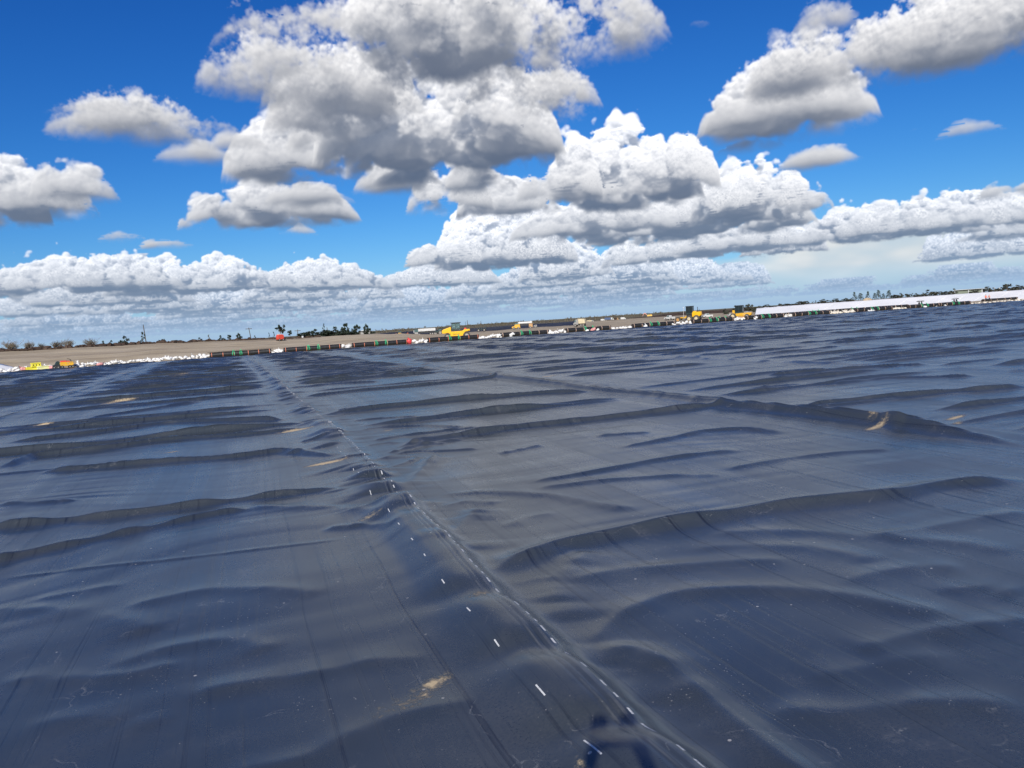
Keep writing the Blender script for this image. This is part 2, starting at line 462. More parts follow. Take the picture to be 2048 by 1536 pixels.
# ------------------------------------------------------------------ materials
def liner_mat():
    g = G('black_liner')
    a = g.n('Attribute', attribute_name='rest'); R = a.outputs['Vector']
    sep = g.n('SeparateXYZ'); g.k(R, sep.inputs[0]); X, Y = sep.outputs[0], sep.outputs[1]
    sand = g.n('Attribute', attribute_name='sand').outputs['Fac']
    # lengthwise extrusion lines
    lines = g.noise(g.vec(R, (14, .05, 1)), 1.0, 6, .75)
    fine = g.noise(g.vec(R, (120, .5, 1)), 1.0, 3, .6)
    big = g.noise(g.vec(R, (.55, .22, 1)), 1.0, 4, .55)
    broad = g.noise(g.vec(R, (2.2, .03, 1)), 1.0, 3, .6)
    grain = g.noise(g.vec(R, (60, 60, 1)), 1.0, 4, .7)
    # dust: dull greyish film, thicker in patches
    film = g.math('MULTIPLY', g.ramp(g.noise(R, .9, 6, .68, .6), .42, .78), g.ramp(grain, .3, .75))
    base = g.mix(film, (.0400, .0485, .0520), (.080, .083, .082))
    base = g.mix(g.math('MULTIPLY', g.ramp(lines, .54, .66), .62), base, (.004, .0042, .005))
    # pale specks and scuffs
    vo = g.n('TexVoronoi', feature='F1'); g.k(R, vo.inputs['Vector']); vo.inputs['Scale'].default_value = 5.5
    sp = g.math('MULTIPLY', g.math('LESS_THAN', vo.outputs['Distance'], .055), g.ramp(g.noise(R, 3.1, 3), .50, .56))
    vo2 = g.n('TexVoronoi', feature='F1'); g.k(R, vo2.inputs['Vector']); vo2.inputs['Scale'].default_value = 26
    sp2 = g.math('MULTIPLY', g.math('LESS_THAN', vo2.outputs['Distance'], .11), g.ramp(g.noise(R, 1.3, 5, .7), .50, .62))
    sp = g.math('MAXIMUM', sp, g.math('MULTIPLY', sp2, .6))
    wv = g.n('TexVoronoi', feature='DISTANCE_TO_EDGE'); wr = g.n('VectorMath', operation='ADD')
    nz = g.n('TexNoise'); g.k(R, nz.inputs['Vector']); nz.inputs['Scale'].default_value = 1.7; nz.inputs['Detail'].default_value = 3
    g.k(g.vec(R, (1, .6, 1)), wr.inputs[0]); g.k(g.vec(nz.outputs['Color'], (1.3, 1.3, 0)), wr.inputs[1]); g.k(wr.outputs[0], wv.inputs['Vector']); wv.inputs['Scale'].default_value = 1.1
    scr = g.math('MULTIPLY', g.math('LESS_THAN', wv.outputs['Distance'], .0042), g.ramp(g.noise(R, 1.9, 4, .7), .50, .62))
    scr = g.math('MULTIPLY', scr, g.math('MULTIPLY', g.ramp(grain, .38, .62), .30))
    base = g.mix(scr, base, (.40, .39, .36))
    base = g.mix(g.math('MULTIPLY', sp, .75), base, (.50, .47, .42))
    dustp = g.math('MULTIPLY', g.ramp(g.noise(g.vec(R, (1.5, 1.1, 1)), 1.0, 8, .74, .5), .55, .72), g.ramp(g.noise(R, 34, 5, .75), .36, .66))
    base = g.mix(g.math('MULTIPLY', dustp, .45), base, (.19, .185, .17))
    # sand
    sn = g.math('ADD', sand, g.math('MULTIPLY_ADD', g.noise(R, 17, 8, .82), 1.7, -.92))
    sm = g.math('MULTIPLY', g.ramp(sn, .22, .62), g.ramp(sand, .02, .25))
    base = g.mix(sm, base, g.mix(g.noise(R, 40, 4), (.40, .29, .15), (.74, .58, .34)))
    # printed and chalked marks beside the near seam
    def row(x0, half, wob, rep, duty, jit, y0, y1):
        n1 = g.noise(g.vec(R, (0, 1.3, 0)), 1.0, 2); n2 = g.noise(g.vec(R, (0, 7.7, 0)), 1.0, 3)
        dx = g.math('ABSOLUTE', g.math('ADD', g.math('SUBTRACT', X, x0), g.math('MULTIPLY_ADD', n2, wob, -wob*.5)))
        ph = g.math('FRACT', g.math('ADD', g.math('DIVIDE', Y, rep), g.math('MULTIPLY', n1, jit)))
        on = g.math('LESS_THAN', ph, g.math('MULTIPLY_ADD', n2, duty*1.6, duty*.1))
        on = g.math('MULTIPLY', on, g.math('LESS_THAN', dx, half))
        return g.math('MULTIPLY', on, g.math('MULTIPLY', g.math('GREATER_THAN', Y, y0), g.math('LESS_THAN', Y, y1)))
    mk = g.math('MAXIMUM', row(1.67, .0043, .004, .66, .16, .7, 1.5, 14.5), row(1.985, .0075, .014, .185, .42, 2.6, 1.5, 18.0))
    mk = g.math('MAXIMUM', mk, g.math('MULTIPLY', row(1.95, .03, .06, .30, .30, 3.0, 16, 60), .5))
    # edge highlight along the weld, painted into the colour as pale broken lines
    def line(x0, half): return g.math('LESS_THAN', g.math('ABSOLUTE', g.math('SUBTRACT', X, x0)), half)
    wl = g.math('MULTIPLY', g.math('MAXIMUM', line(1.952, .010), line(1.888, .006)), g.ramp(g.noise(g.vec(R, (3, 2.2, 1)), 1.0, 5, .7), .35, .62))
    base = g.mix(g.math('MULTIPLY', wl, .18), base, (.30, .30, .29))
    mk = g.math('MULTIPLY', mk, g.ramp(g.noise(R, 55, 4, .7), .25, .5))
    base = g.mix(mk, base, (.66, .66, .64))
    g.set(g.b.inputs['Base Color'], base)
    r = g.math('ADD', g.math('MULTIPLY', film, .16), g.math('MULTIPLY_ADD', big, .14, .20))
    r = g.math('ADD', r, g.math('MULTIPLY_ADD', broad, .18, -.09))
    r = g.math('ADD', r, g.math('MULTIPLY', g.math('MAXIMUM', sm, mk), .5), clamp=True)
    g.set(g.b.inputs['Roughness'], r); g.b.inputs['IOR'].default_value = 1.82
    h = g.math('ADD', g.math('MULTIPLY', g.ramp(lines, .52, .68), -.0011), g.math('MULTIPLY', fine, .0003))
    h = g.math('ADD', h, g.math('MULTIPLY', sm, .004))
    g.bump(h, .8, 1.0)
    return g.m
M = {}
M['liner'] = liner_mat()
def earth_mat():
    g = G('bare_earth'); p = g.n('NewGeometry').outputs['Position']
    a = g.noise(g.vec(p, (.035, .11, .1)), 1, 6, .62, .4); b = g.noise(g.vec(p, (.25, .6, .5)), 1, 6, .65); t = g.noise(g.vec(p, (.02, .45, .2)), 1, 4, .6, .6)
    c = g.mix(g.ramp(a, .35, .65), (.350, .280, .185), (.465, .385, .268))
    c = g.mix(g.math('MULTIPLY', g.ramp(t, .48, .64), .75), c, (.24, .185, .135))
    c = g.mix(g.math('MULTIPLY', g.ramp(b, .4, .75), .4), c, (.48, .415, .33))
    # farther off: darker ploughed soil and dry grass
    s = g.n('SeparateXYZ'); g.k(p, s.inputs[0])
    c = g.mix(g.ramp(s.outputs[1], 290, 420), c, g.mix(g.ramp(a, .4, .6), (.10, .085, .055), (.16, .135, .085)))
    g.set(g.b.inputs['Base Color'], c); g.b.inputs['Roughness'].default_value = .95; g.b.inputs['Specular IOR Level'].default_value = .15
    g.bump(g.math('ADD', b, a), .5, .35)
    return g.m
M['earth'] = earth_mat()
M['soil'] = mat('dark_soil', (.075, .052, .040), .95, var=.5, scale=.9, spec=.1)
M['white_sheet'] = mat('white_sheet', (.90, .88, .84), .55, var=.05, scale=.15)
M['bag'] = mat('woven_white_bag', (.78, .76, .72), .8, var=.12, scale=6, spec=.2)
M['bag_warm'] = mat('dusty_cream_bag', (.74, .68, .57), .8, var=.18, scale=6, spec=.2)
M['bag_pink'] = mat('pink_bag', (.72, .34, .32), .8, var=.3, scale=6, spec=.2)
M['roll'] = mat('rolled_black_plastic', (.020, .019, .018), .42, var=.35, scale=3)
M['core'] = mat('roll_core_end', (.055, .04, .033), .7, var=.4, scale=8)
M['strap'] = mat('orange_strap', (.62, .20, .11), .6, var=.2, scale=9)
M['strap_pale'] = mat('pale_strap', (.58, .40, .30), .6, var=.2, scale=9)
M['sling'] = mat('green_sling', (.025, .40, .17), .6, var=.15, scale=9)
M['yellow'] = mat('yellow_paint', (.78, .42, .018), .38, var=.12, scale=1.5, dirt=(.42, .30, .16))
M['yellow_clean'] = mat('golden_paint', (.86, .47, .012), .33, var=.07, scale=1.2)
M['lemon'] = mat('lemon_plastic', (.82, .72, .06), .4, var=.1, scale=2)
M['lemon_pale'] = mat('pale_yellow_plastic', (.80, .78, .36), .45, var=.12, scale=2)
M['ochre'] = mat('ochre_paint', (.50, .27, .09), .5, var=.25, scale=2, dirt=(.3, .22, .15))
M['tyre'] = mat('dusty_tyre', (.055, .05, .045), .85, var=.4, scale=5, dirt=(.22, .19, .15))
M['tyre_black'] = mat('black_tyre', (.02, .02, .02), .8, var=.3, scale=5)
M['rim'] = mat('grey_rim', (.35, .33, .30), .5, .3, var=.2, scale=5, dirt=(.28, .24, .2))
M['dark'] = mat('dark_steel', (.025, .026, .028), .5, var=.3, scale=3)
M['glass'] = mat('tinted_glass', (.085, .15, .15), .1, var=.2, scale=1.0, spec=.9)
M['black_glass'] = mat('black_glass', (.012, .018, .02), .1, var=.2, scale=1.0, spec=.7)
M['green_dark'] = mat('dark_green_paint', (.03, .05, .045), .4, var=.3, scale=2)
M['white'] = mat('white_paint', (.60, .60, .58), .4, var=.08, scale=1.5, dirt=(.5, .45, .38))
M['grey'] = mat('grey_paint', (.30, .30, .29), .6, var=.2, scale=2, dirt=(.33, .28, .22))
M['cream'] = mat('cream_paint', (.66, .56, .36), .5, var=.15, scale=1.5, dirt=(.45, .36, .25))
M['red'] = mat('red_paint', (.66, .075, .045), .4, var=.15, scale=2)
M['red_bag'] = mat('red_plastic', (.72, .06, .06), .5, var=.2, scale=3)
M['blue'] = mat('blue_paint', (.05, .09, .19), .45, var=.2, scale=1)
M['orange'] = mat('orange_plastic', (.80, .22, .08), .6, var=.1, scale=4)
M['pole'] = mat('weathered_pole', (.11, .09, .07), .9, var=.3, scale=2, spec=.1)
M['bark'] = mat('grey_bark', (.14, .115, .09), .95, var=.35, scale=3, spec=.1)
M['twig'] = mat('bare_twigs', (.20, .165, .12), .95, var=.3, scale=2, spec=.1)
M['leaf_dark'] = mat('dark_leaves', (.034, .048, .032), .8, var=.45, scale=.8, spec=.2)
M['leaf_grey'] = mat('grey_green_leaves', (.085, .088, .065), .85, var=.4, scale=.5, spec=.15)
M['leaf_pine'] = mat('pine_needles', (.045, .062, .038), .85, var=.4, scale=.6, spec=.15)
M['leaf_pale'] = mat('pale_dry_leaves', (.16, .14, .10), .9, var=.35, scale=.6, spec=.1)
M['shed'] = mat('green_grey_cladding', (.19, .22, .165), .6, var=.12, scale=.6)
M['roof'] = mat('pale_metal_roof', (.55, .57, .56), .45, var=.1, scale=.6)
M['sandheap'] = mat('beige_sand', (.42, .33, .22), .95, var=.2, scale=.8, spec=.1)
M['skin'] = mat('skin', (.45, .25, .17), .55, var=.1, scale=9)
M['hivis'] = mat('hi_vis_shirt', (.80, .22, .14), .75, var=.15, scale=6)
M['hivis_pale'] = mat('faded_pink_shirt', (.74, .36, .30), .75, var=.15, scale=6)
M['navy'] = mat('navy_trousers', (.022, .026, .055), .8, var=.25, scale=6)
M['boots'] = mat('dark_boots', (.03, .025, .02), .7, var=.25, scale=9)
M['hair'] = mat('dark_hair', (.025, .018, .014), .6, var=.3, scale=20)
# ------------------------------------------------------------------ ground
CREST = [(at(x, 135)[0], zat(x, y, 135)) for x, y in ((-300, 716), (0, 703), (150, 694.5), (300, 688), (420, 683), (520, 679), (600, 676), (700, 669.5), (740, 668.5))]
cx_, cz_ = [c[0] for c in CREST], [c[1] for c in CREST]
cx_ = [-400]+cx_+[cx_[-1]+9, cx_[-1]+30]; cz_ = [cz_[0]]+cz_+[.9, 0.0]
def sstep(a, b, x): t = np.clip((x-a)/(b-a), 0, 1); return t*t*(3-2*t)
def vnoise(seed, n=256):
    r = np.random.default_rng(seed); g = r.standard_normal((n, n)).astype(np.float32)
    def f(x, y):
        ix, iy = np.floor(x).astype(int), np.floor(y).astype(int); tx, ty = x-ix, y-iy
        tx = tx*tx*tx*(tx*(6*tx-15)+10); ty = ty*ty*ty*(ty*(6*ty-15)+10)
        a, b, c, d = g[ix % n, iy % n], g[(ix+1) % n, iy % n], g[ix % n, (iy+1) % n], g[(ix+1) % n, (iy+1) % n]
        return (a*(1-tx)+b*tx)*(1-ty)+(c*(1-tx)+d*tx)*ty
    return f
NA, NB, NC, ND = vnoise(1), vnoise(2), vnoise(3), vnoise(4)
def ground_z(X, Y):
    X, Y = np.asarray(X, float), np.asarray(Y, float)
    zc = np.interp(X, cx_, cz_)
    berm = zc*sstep(EDGE+1.5, 134, Y)**.8*(1-.28*sstep(139, 165, Y))*(1-sstep(300, 420, Y))
    rough = (NA(X*.5, Y*.5)*.05+NB(X*.11, Y*.11)*.09)*sstep(EDGE+1, EDGE+6, Y)
    far = -.6*sstep(260, 900, Y)
    return berm+rough+far-.07*(1-sstep(EDGE-1, EDGE+.6, Y))-.02
def grid_mesh(name, xs, ys, zf):
    X, Y = np.meshgrid(xs, ys); Z = zf(X, Y)
    v = np.stack([X, Y, Z], -1).reshape(-1, 3).astype(np.float32)
    return grid_from(name, v, len(ys), len(xs))
def grid_from(name, v, nr, nc):
    i = np.arange(nr*nc).reshape(nr, nc)
    q = np.stack([i[:-1, :-1], i[:-1, 1:], i[1:, 1:], i[1:, :-1]], -1).reshape(-1, 4).astype(np.int32)
    me = bpy.data.meshes.new(name); me.vertices.add(len(v)); me.vertices.foreach_set('co', v.ravel())
    me.loops.add(q.size); me.loops.foreach_set('vertex_index', q.ravel()); me.polygons.add(len(q))
    me.polygons.foreach_set('loop_start', np.arange(0, q.size, 4, dtype=np.int32)); me.update(calc_edges=True); me.shade_smooth()
    return me
def steps(*seg):                                                    # (start, stop, step) ... -> positions
    out = []
    for a, b, s in seg: out += list(np.arange(a, b, s))
    return np.array(out+[seg[-1][1]])
gx = steps((-9000, -600, 700), (-600, -90, 30), (-90, 60, 1.0), (60, 220, 2.0), (220, 700, 30), (700, 9000, 700))
gy = steps((-3000, -60, 300), (-60, 102, 18), (102, 170, .8), (170, 300, 5), (300, 1200, 60), (1200, 15000, 900))
o = link_mesh('ground', grid_mesh('ground', gx, gy, ground_z), M['earth']); tag(o, kind='structure')
# ------------------------------------------------------------------ the wrinkled liner
SEAMS = [1.95+8.6*k for k in range(-6, 21)]
SEAMS[5] = -7.25; SEAMS[4] = -16.0
# crest lines read off the photograph: points, height, half width towards the camera and away from it
TR = [
 ([(-60, 1047), (0, 1037), (205, 1018), (342, 1002), (513, 980), (640, 967), (700, 963)], .145, .16, .30),
 ([(-60, 1115), (0, 1102), (171, 1066), (342, 1031), (444, 1011), (502, 1004)], .13, .15, .26),
 ([(485, 1009), (560, 1009), (673, 1010), (742, 1022), (812, 1040)], .06, .22, .25),
 ([(0, 927), (68, 903), (205, 890), (342, 871), (513, 859), (615, 847)], .13, .15, .30),
 ([(68, 936), (239, 924), (342, 914), (478, 905), (560, 893), (683, 905)], .11, .16, .26),
 ([(0, 879), (171, 861), (342, 838), (513, 833), (575, 833)], .13, .16, .3),
 ([(171, 833), (300, 815), (410, 798)], .09, .15, .3),
 ([(0, 1004), (70, 1001), (147, 996)], .05, .15, .25),
 ([(0, 1154), (205, 1131), (410, 1108), (700, 1074)], .022, .045, .09),
 ([(68, 1197), (150, 1178), (239, 1164)], .035, .12, .15),
 ([(-40, 1214), (0, 1210), (137, 1210), (239, 1231), (310, 1258)], .055, .16, .2),
 ([(246, 1210), (342, 1186), (410, 1173), (547, 1171), (649, 1183)], .05, .13, .18),
 ([(222, 1326), (308, 1292), (410, 1272), (478, 1272), (547, 1292)], .05, .13, .17),
 ([(0, 1364), (51, 1345), (171, 1347), (273, 1337), (360, 1312)], .05, .12, .16),
 ([(376, 1371), (513, 1349), (615, 1336), (737, 1309), (873, 1305)], .06, .13, .17),
 ([(444, 1528), (600, 1504), (737, 1435), (839, 1405), (960, 1392)], .055, .13, .15),
 ([(60, 1440), (200, 1425), (330, 1440)], .03, .12, .15),
 # right of the near seam
 ([(1185, 1262), (1240, 1258), (1279, 1262), (1328, 1285), (1393, 1339), (1491, 1417), (1589, 1492), (1690, 1560)], .16, .17, .15),
 ([(1160, 1282), (1204, 1238), (1230, 1217), (1295, 1182), (1344, 1166), (1426, 1160), (1523, 1158), (1621, 1163), (1708, 1174), (1839, 1202), (1950, 1225)], .095, .15, .20),
 ([(1130, 1155), (1165, 1146), (1246, 1127), (1360, 1121), (1491, 1111), (1588, 1109)], .06, .14, .2),
 ([(1377, 1090), (1450, 1084), (1523, 1082), (1621, 1085), (1700, 1098), (1760, 1116)], .05, .14, .2),
 ([(1409, 1060), (1540, 1050), (1640, 1053), (1708, 1060), (1839, 1069), (1937, 1077), (2040, 1100)], .06, .15, .22),
 ([(935, 1112), (1000, 1088), (1102, 1053), (1239, 1026), (1376, 1004), (1450, 994), (1513, 982), (1654, 966), (1740, 957), (1800, 951), (1859, 936), (2060, 922)], .26, .15, .26),
 ([(875, 982), (940, 978), (1000, 977), (1102, 982), (1205, 1001), (1285, 1013)], .075, .16, .22),
 ([(1000, 903), (1085, 886)], .05, .16, .3), ([(1051, 958), (1171, 939), (1308, 913), (1427, 896), (1490, 893)], .08, .17, .3),
 ([(1068, 971), (1205, 954), (1342, 944), (1450, 944)], .06, .16, .3),
 ([(1190, 869), (1300, 862)], .05, .18, .3), ([(1240, 890), (1330, 874), (1410, 859), (1495, 855), (1570, 861)], .07, .17, .3),
 ([(1450, 932), (1510, 920), (1581, 908), (1700, 896), (1800, 893)], .075, .18, .3),
 ([(786, 885), (830, 876), (879, 865), (981, 851), (1070, 841), (1137, 834), (1273, 820), (1376, 807), (1461, 799)], .15, .17, .34),
 ([(632, 825), (742, 810), (913, 793), (1100, 779), (1190, 776)], .14, .17, .34),
 ([(591, 791), (708, 777), (879, 762), (1012, 748)], .13, .17, .34),
 ([(639, 757), (742, 750), (879, 735)], .10, .17, .34), ([(571, 774), (673, 765), (760, 760)], .09, .17, .3),
 ([(560, 739), (660, 732), (780, 722)], .09, .18, .34),
 ([(1708, 1283), (1839, 1248), (1937, 1235), (2070, 1218)], .085, .17, .22),
 ([(1620, 1342), (1741, 1322), (1839, 1305), (1900, 1300)], .05, .18, .2),
 ([(1529, 1395), (1600, 1402), (1676, 1407), (1774, 1394), (1904, 1385), (2070, 1399)], .07, .16, .17),
 ([(1676, 1163), (1741, 1137), (1839, 1124), (1930, 1127)], .05, .15, .2), ([(1880, 1172), (1960, 1164), (2040, 1178)], .05, .15, .2),
 ([(1740, 1062), (1774, 1054), (1871, 1040), (1960, 1024), (2060, 1008)], .075, .16, .24),
 # small folds fanning out from the near seam
 ([(725, 888), (776, 881), (827, 885), (900, 884)], .05, .10, .14), ([(755, 916), (810, 902), (841, 899), (885, 899), (960, 894)], .05, .10, .14), ([(759, 936), (810, 922), (844, 909)], .05, .1, .13), ([(776, 902), (844, 885), (930, 874)], .06, .1, .15),
 ([(742, 878), (800, 868), (860, 862), (960, 850)], .05, .1, .14), ([(715, 858), (760, 852), (850, 848), (930, 852)], .05, .1, .14), ([(700, 840), (760, 834), (840, 830)], .05, .1, .14), ([(670, 818), (720, 812), (800, 806)], .05, .1, .14),
 ([(870, 903), (848, 925), (824, 950), (784, 972)], .11, .22, .20), ([(962, 1000), (935, 1022), (908, 1044), (872, 1066)], .12, .22, .20), ([(1175, 1085), (1140, 1112), (1110, 1150), (1100, 1190)], .10, .25, .22),
 ([(880, 1010), (930, 998), (1000, 1000)], .05, .14, .16), ([(1010, 1048), (1050, 1030), (1110, 1020)], .04, .14, .16), ([(985, 1120), (1060, 1106), (1130, 1100)], .05, .14, .16), ([(1020, 1160), (1070, 1150), (1110, 1150)], .05, .12, .14),
 ([(560, 905), (620, 900), (690, 908), (745, 925)], .045, .12, .16), ([(600, 880), (640, 872), (690, 862)], .06, .12, .15), ([(640, 985), (700, 975), (770, 978)], .05, .12, .15), ([(650, 1050), (720, 1045), (800, 1052)], .06, .14, .15),
 # ridge along the second seam and its offshoots
 ([(860, 734), (940, 742), (1040, 752), (1110, 760), (1171, 769), (1250, 775), (1308, 779), (1380, 788), (1450, 800), (1538, 804), (1625, 815), (1742, 823), (1791, 827), (1859, 841), (1950, 855), (2120, 878)], .20, .24, .22),
 ([(1596, 801), (1742, 787), (1888, 775), (2060, 762)], .16, .18, .3),
 ([(1530, 745), (1680, 733), (1860, 722)], .12, .2, .3), ([(1660, 765), (1780, 752), (1960, 748)], .08, .2, .3), ([(1500, 775), (1600, 765)], .07, .2, .3),
]
def polyline(pts, n, z):
    p = np.array([px_ground(x, y, z) for x, y in pts])
    # smooth curve through the points
    t = np.r_[0, np.cumsum(np.hypot(*np.diff(p, axis=0).T))]; s = np.linspace(0, t[-1], n)
    q = np.stack([np.interp(s, t, p[:, 0]), np.interp(s, t, p[:, 1])], 1)
    for _ in range(max(2, n//14)):
        q[1:-1] = .25*q[:-2]+.5*q[1:-1]+.25*q[2:]
    return q, t[-1]
RIDGES = []
for pts, h, wn, wf in TR:
    q, Lr = polyline(pts, 40, h*.8)
    nearf = min(.95, max(.32, q[:, 1].mean()/16)); RIDGES.append((q, h*nearf, wn*(.85 if q[:, 1].mean() < 8 else .55), wf*(.62 if q[:, 1].mean() < 8 else .48)))
def fold_shape(u):                                                  # tight crest, flanks running out into the sheet
    return np.exp(-1.2*(np.sqrt(u*u+.10)-.316))*np.clip((3.4-u)/2.2, 0, 1)
def ridge_add(Z, X, Y, q, h, wn, wf):
    """raise a fold along polyline q on the grid Z (rows follow Y)"""
    pad = 3.5*max(wn, wf)
    r = np.nonzero((Y[:, 0] > q[:, 1].min()-pad) & (Y[:, 0] < q[:, 1].max()+pad))[0]
    c = np.nonzero((X[0] > q[:, 0].min()-pad) & (X[0] < q[:, 0].max()+pad))[0]
    if r.size == 0 or c.size == 0: return
    sl = np.s_[r[0]:r[-1]+1, c[0]:c[-1]+1]
    x, y = X[sl], Y[sl]
    best = np.full(x.shape, 1e9); side = np.zeros(x.shape); par = np.zeros(x.shape)
    n = len(q)-1
    for i in range(n):
        ax, ay = q[i]; bx, by = q[i+1]; dx, dy = bx-ax, by-ay; l2 = dx*dx+dy*dy+1e-9
        t = np.clip(((x-ax)*dx+(y-ay)*dy)/l2, 0, 1); ex, ey = x-ax-t*dx, y-ay-t*dy
        d2 = ex*ex+ey*ey; m = d2 < best
        best = np.where(m, d2, best); side = np.where(m, ex*-ax+ey*-ay, side); par = np.where(m, (i+t)/n, par)
    d = np.sqrt(best)
    w = np.where(side > 0, wn, wf)
    taper = np.clip(np.minimum(par, 1-par)/.10, 0, 1); taper = taper*taper*(3-2*taper)
    k = .82+.18*NA(par*9+q[0, 0], par*0+q[0, 1])
    u = d/w
    Z[sl] += h*taper*k*fold_shape(u)
rr = random.Random(21)
EX = np.zeros((0, 2))
TRP = np.concatenate([r[0] for r in RIDGES])
def near_traced(x0, x1, y):                                         # keep the scattered folds off the ones read from the photograph
    return np.any((TRP[:, 0] > x0) & (TRP[:, 0] < x1) & (np.abs(TRP[:, 1]-y) < .5))
SCATTER = []
for k in range(len(SEAMS)-1):
    xa, xb = SEAMS[k], SEAMS[k+1]
    y = 7.0
    while y < EDGE-1:
        y += rr.uniform(.9, 2.3)*(1 if y < 40 else 1.2)*(.62 if k in (3, 4, 5, 6) else 1)
        for _ in range(rr.choice((1, 1, 2))):
            full = rr.random() < .72
            L = (xb-xa)*rr.uniform(.8, 1.0) if full else rr.uniform(2.5, 6.5)
            x0 = rr.uniform(xa-.3, max(xa-.2, xb-L)); x1 = x0+L
            h = rr.uniform(.06, .14) if full else rr.uniform(.02, .065)
            if y < 34 and -8 < (x0+x1)/2 < 11.5:
                if near_traced(x0, x1, y) or y < 15: continue
                h *= .9
            SCATTER.append((x0, x1, y, rr.uniform(-.07, .05), h, rr.uniform(.065, .10), rr.uniform(.085, .14), rr.uniform(0, 99)))
SAND = [(590, 857, .55, .22, 1.), (652, 920, .50, .16, 1.), (1772, 832, .62, .2, 1.05), (1752, 849, .5, .15, .85), (868, 1350, .16, .10, .82), (835, 1380, .32, .16, .52), (780, 1400, .4, .14, .42),
        (310, 755, 2.2, .5, .9), (285, 757, 1.2, .5, .9), (245, 800, 1.0, .3, .75), (230, 804, .8, .3, .7), (70, 820, .8, .3, .6), (85, 848, .4, .14, .9), (345, 898, .2, .1, .8),
        (775, 856, .2, .12, .8), (755, 857, .3, .12, .5), (1095, 750, .6, .2, 1.), (1912, 829, .5, .12, .9), (1915, 841, .2, .1, .7), (5, 892, .35, .1, .9), (330, 743, 1.6, .5, .8), (590, 752, .7, .3, .7), (640, 696, .8, .4, .5),
        (1030, 1490, .08, .06, .72), (1175, 1530, .09, .09, .75), (960, 1205, .14, .10, .58), (735, 1035, .3, .15, .55), (930, 1105, .10, .09, .75), (970, 1140, .09, .09, .65), (1270, 640, 2, 1, .7), (1440, 700, 1.2, .4, .4),
        (350, 748, 1.5, .4, .7), (250, 745, 1.6, .5, .7), (150, 778, 1.0, .4, .6), (110, 760, 1.2, .5, .7), (990, 751, .4, .15, .8), (60, 765, .8, .4, .6), (1330, 1500, .05, .05, .4)]
SAND = [(*px_ground(x, y, .05), a*.85, b*.85, s*.95) for x, y, a, b, s in SAND]
def seam_x(Y): return np.interp(Y, (0, 3, 6, 9, 15, 30, 50, 105), (1.72, 1.72, 1.70, 1.81, 2.03, 2.05, 2.2, 2.27))+.012*np.sin(Y*1.1)+.006*np.sin(Y*3.1)
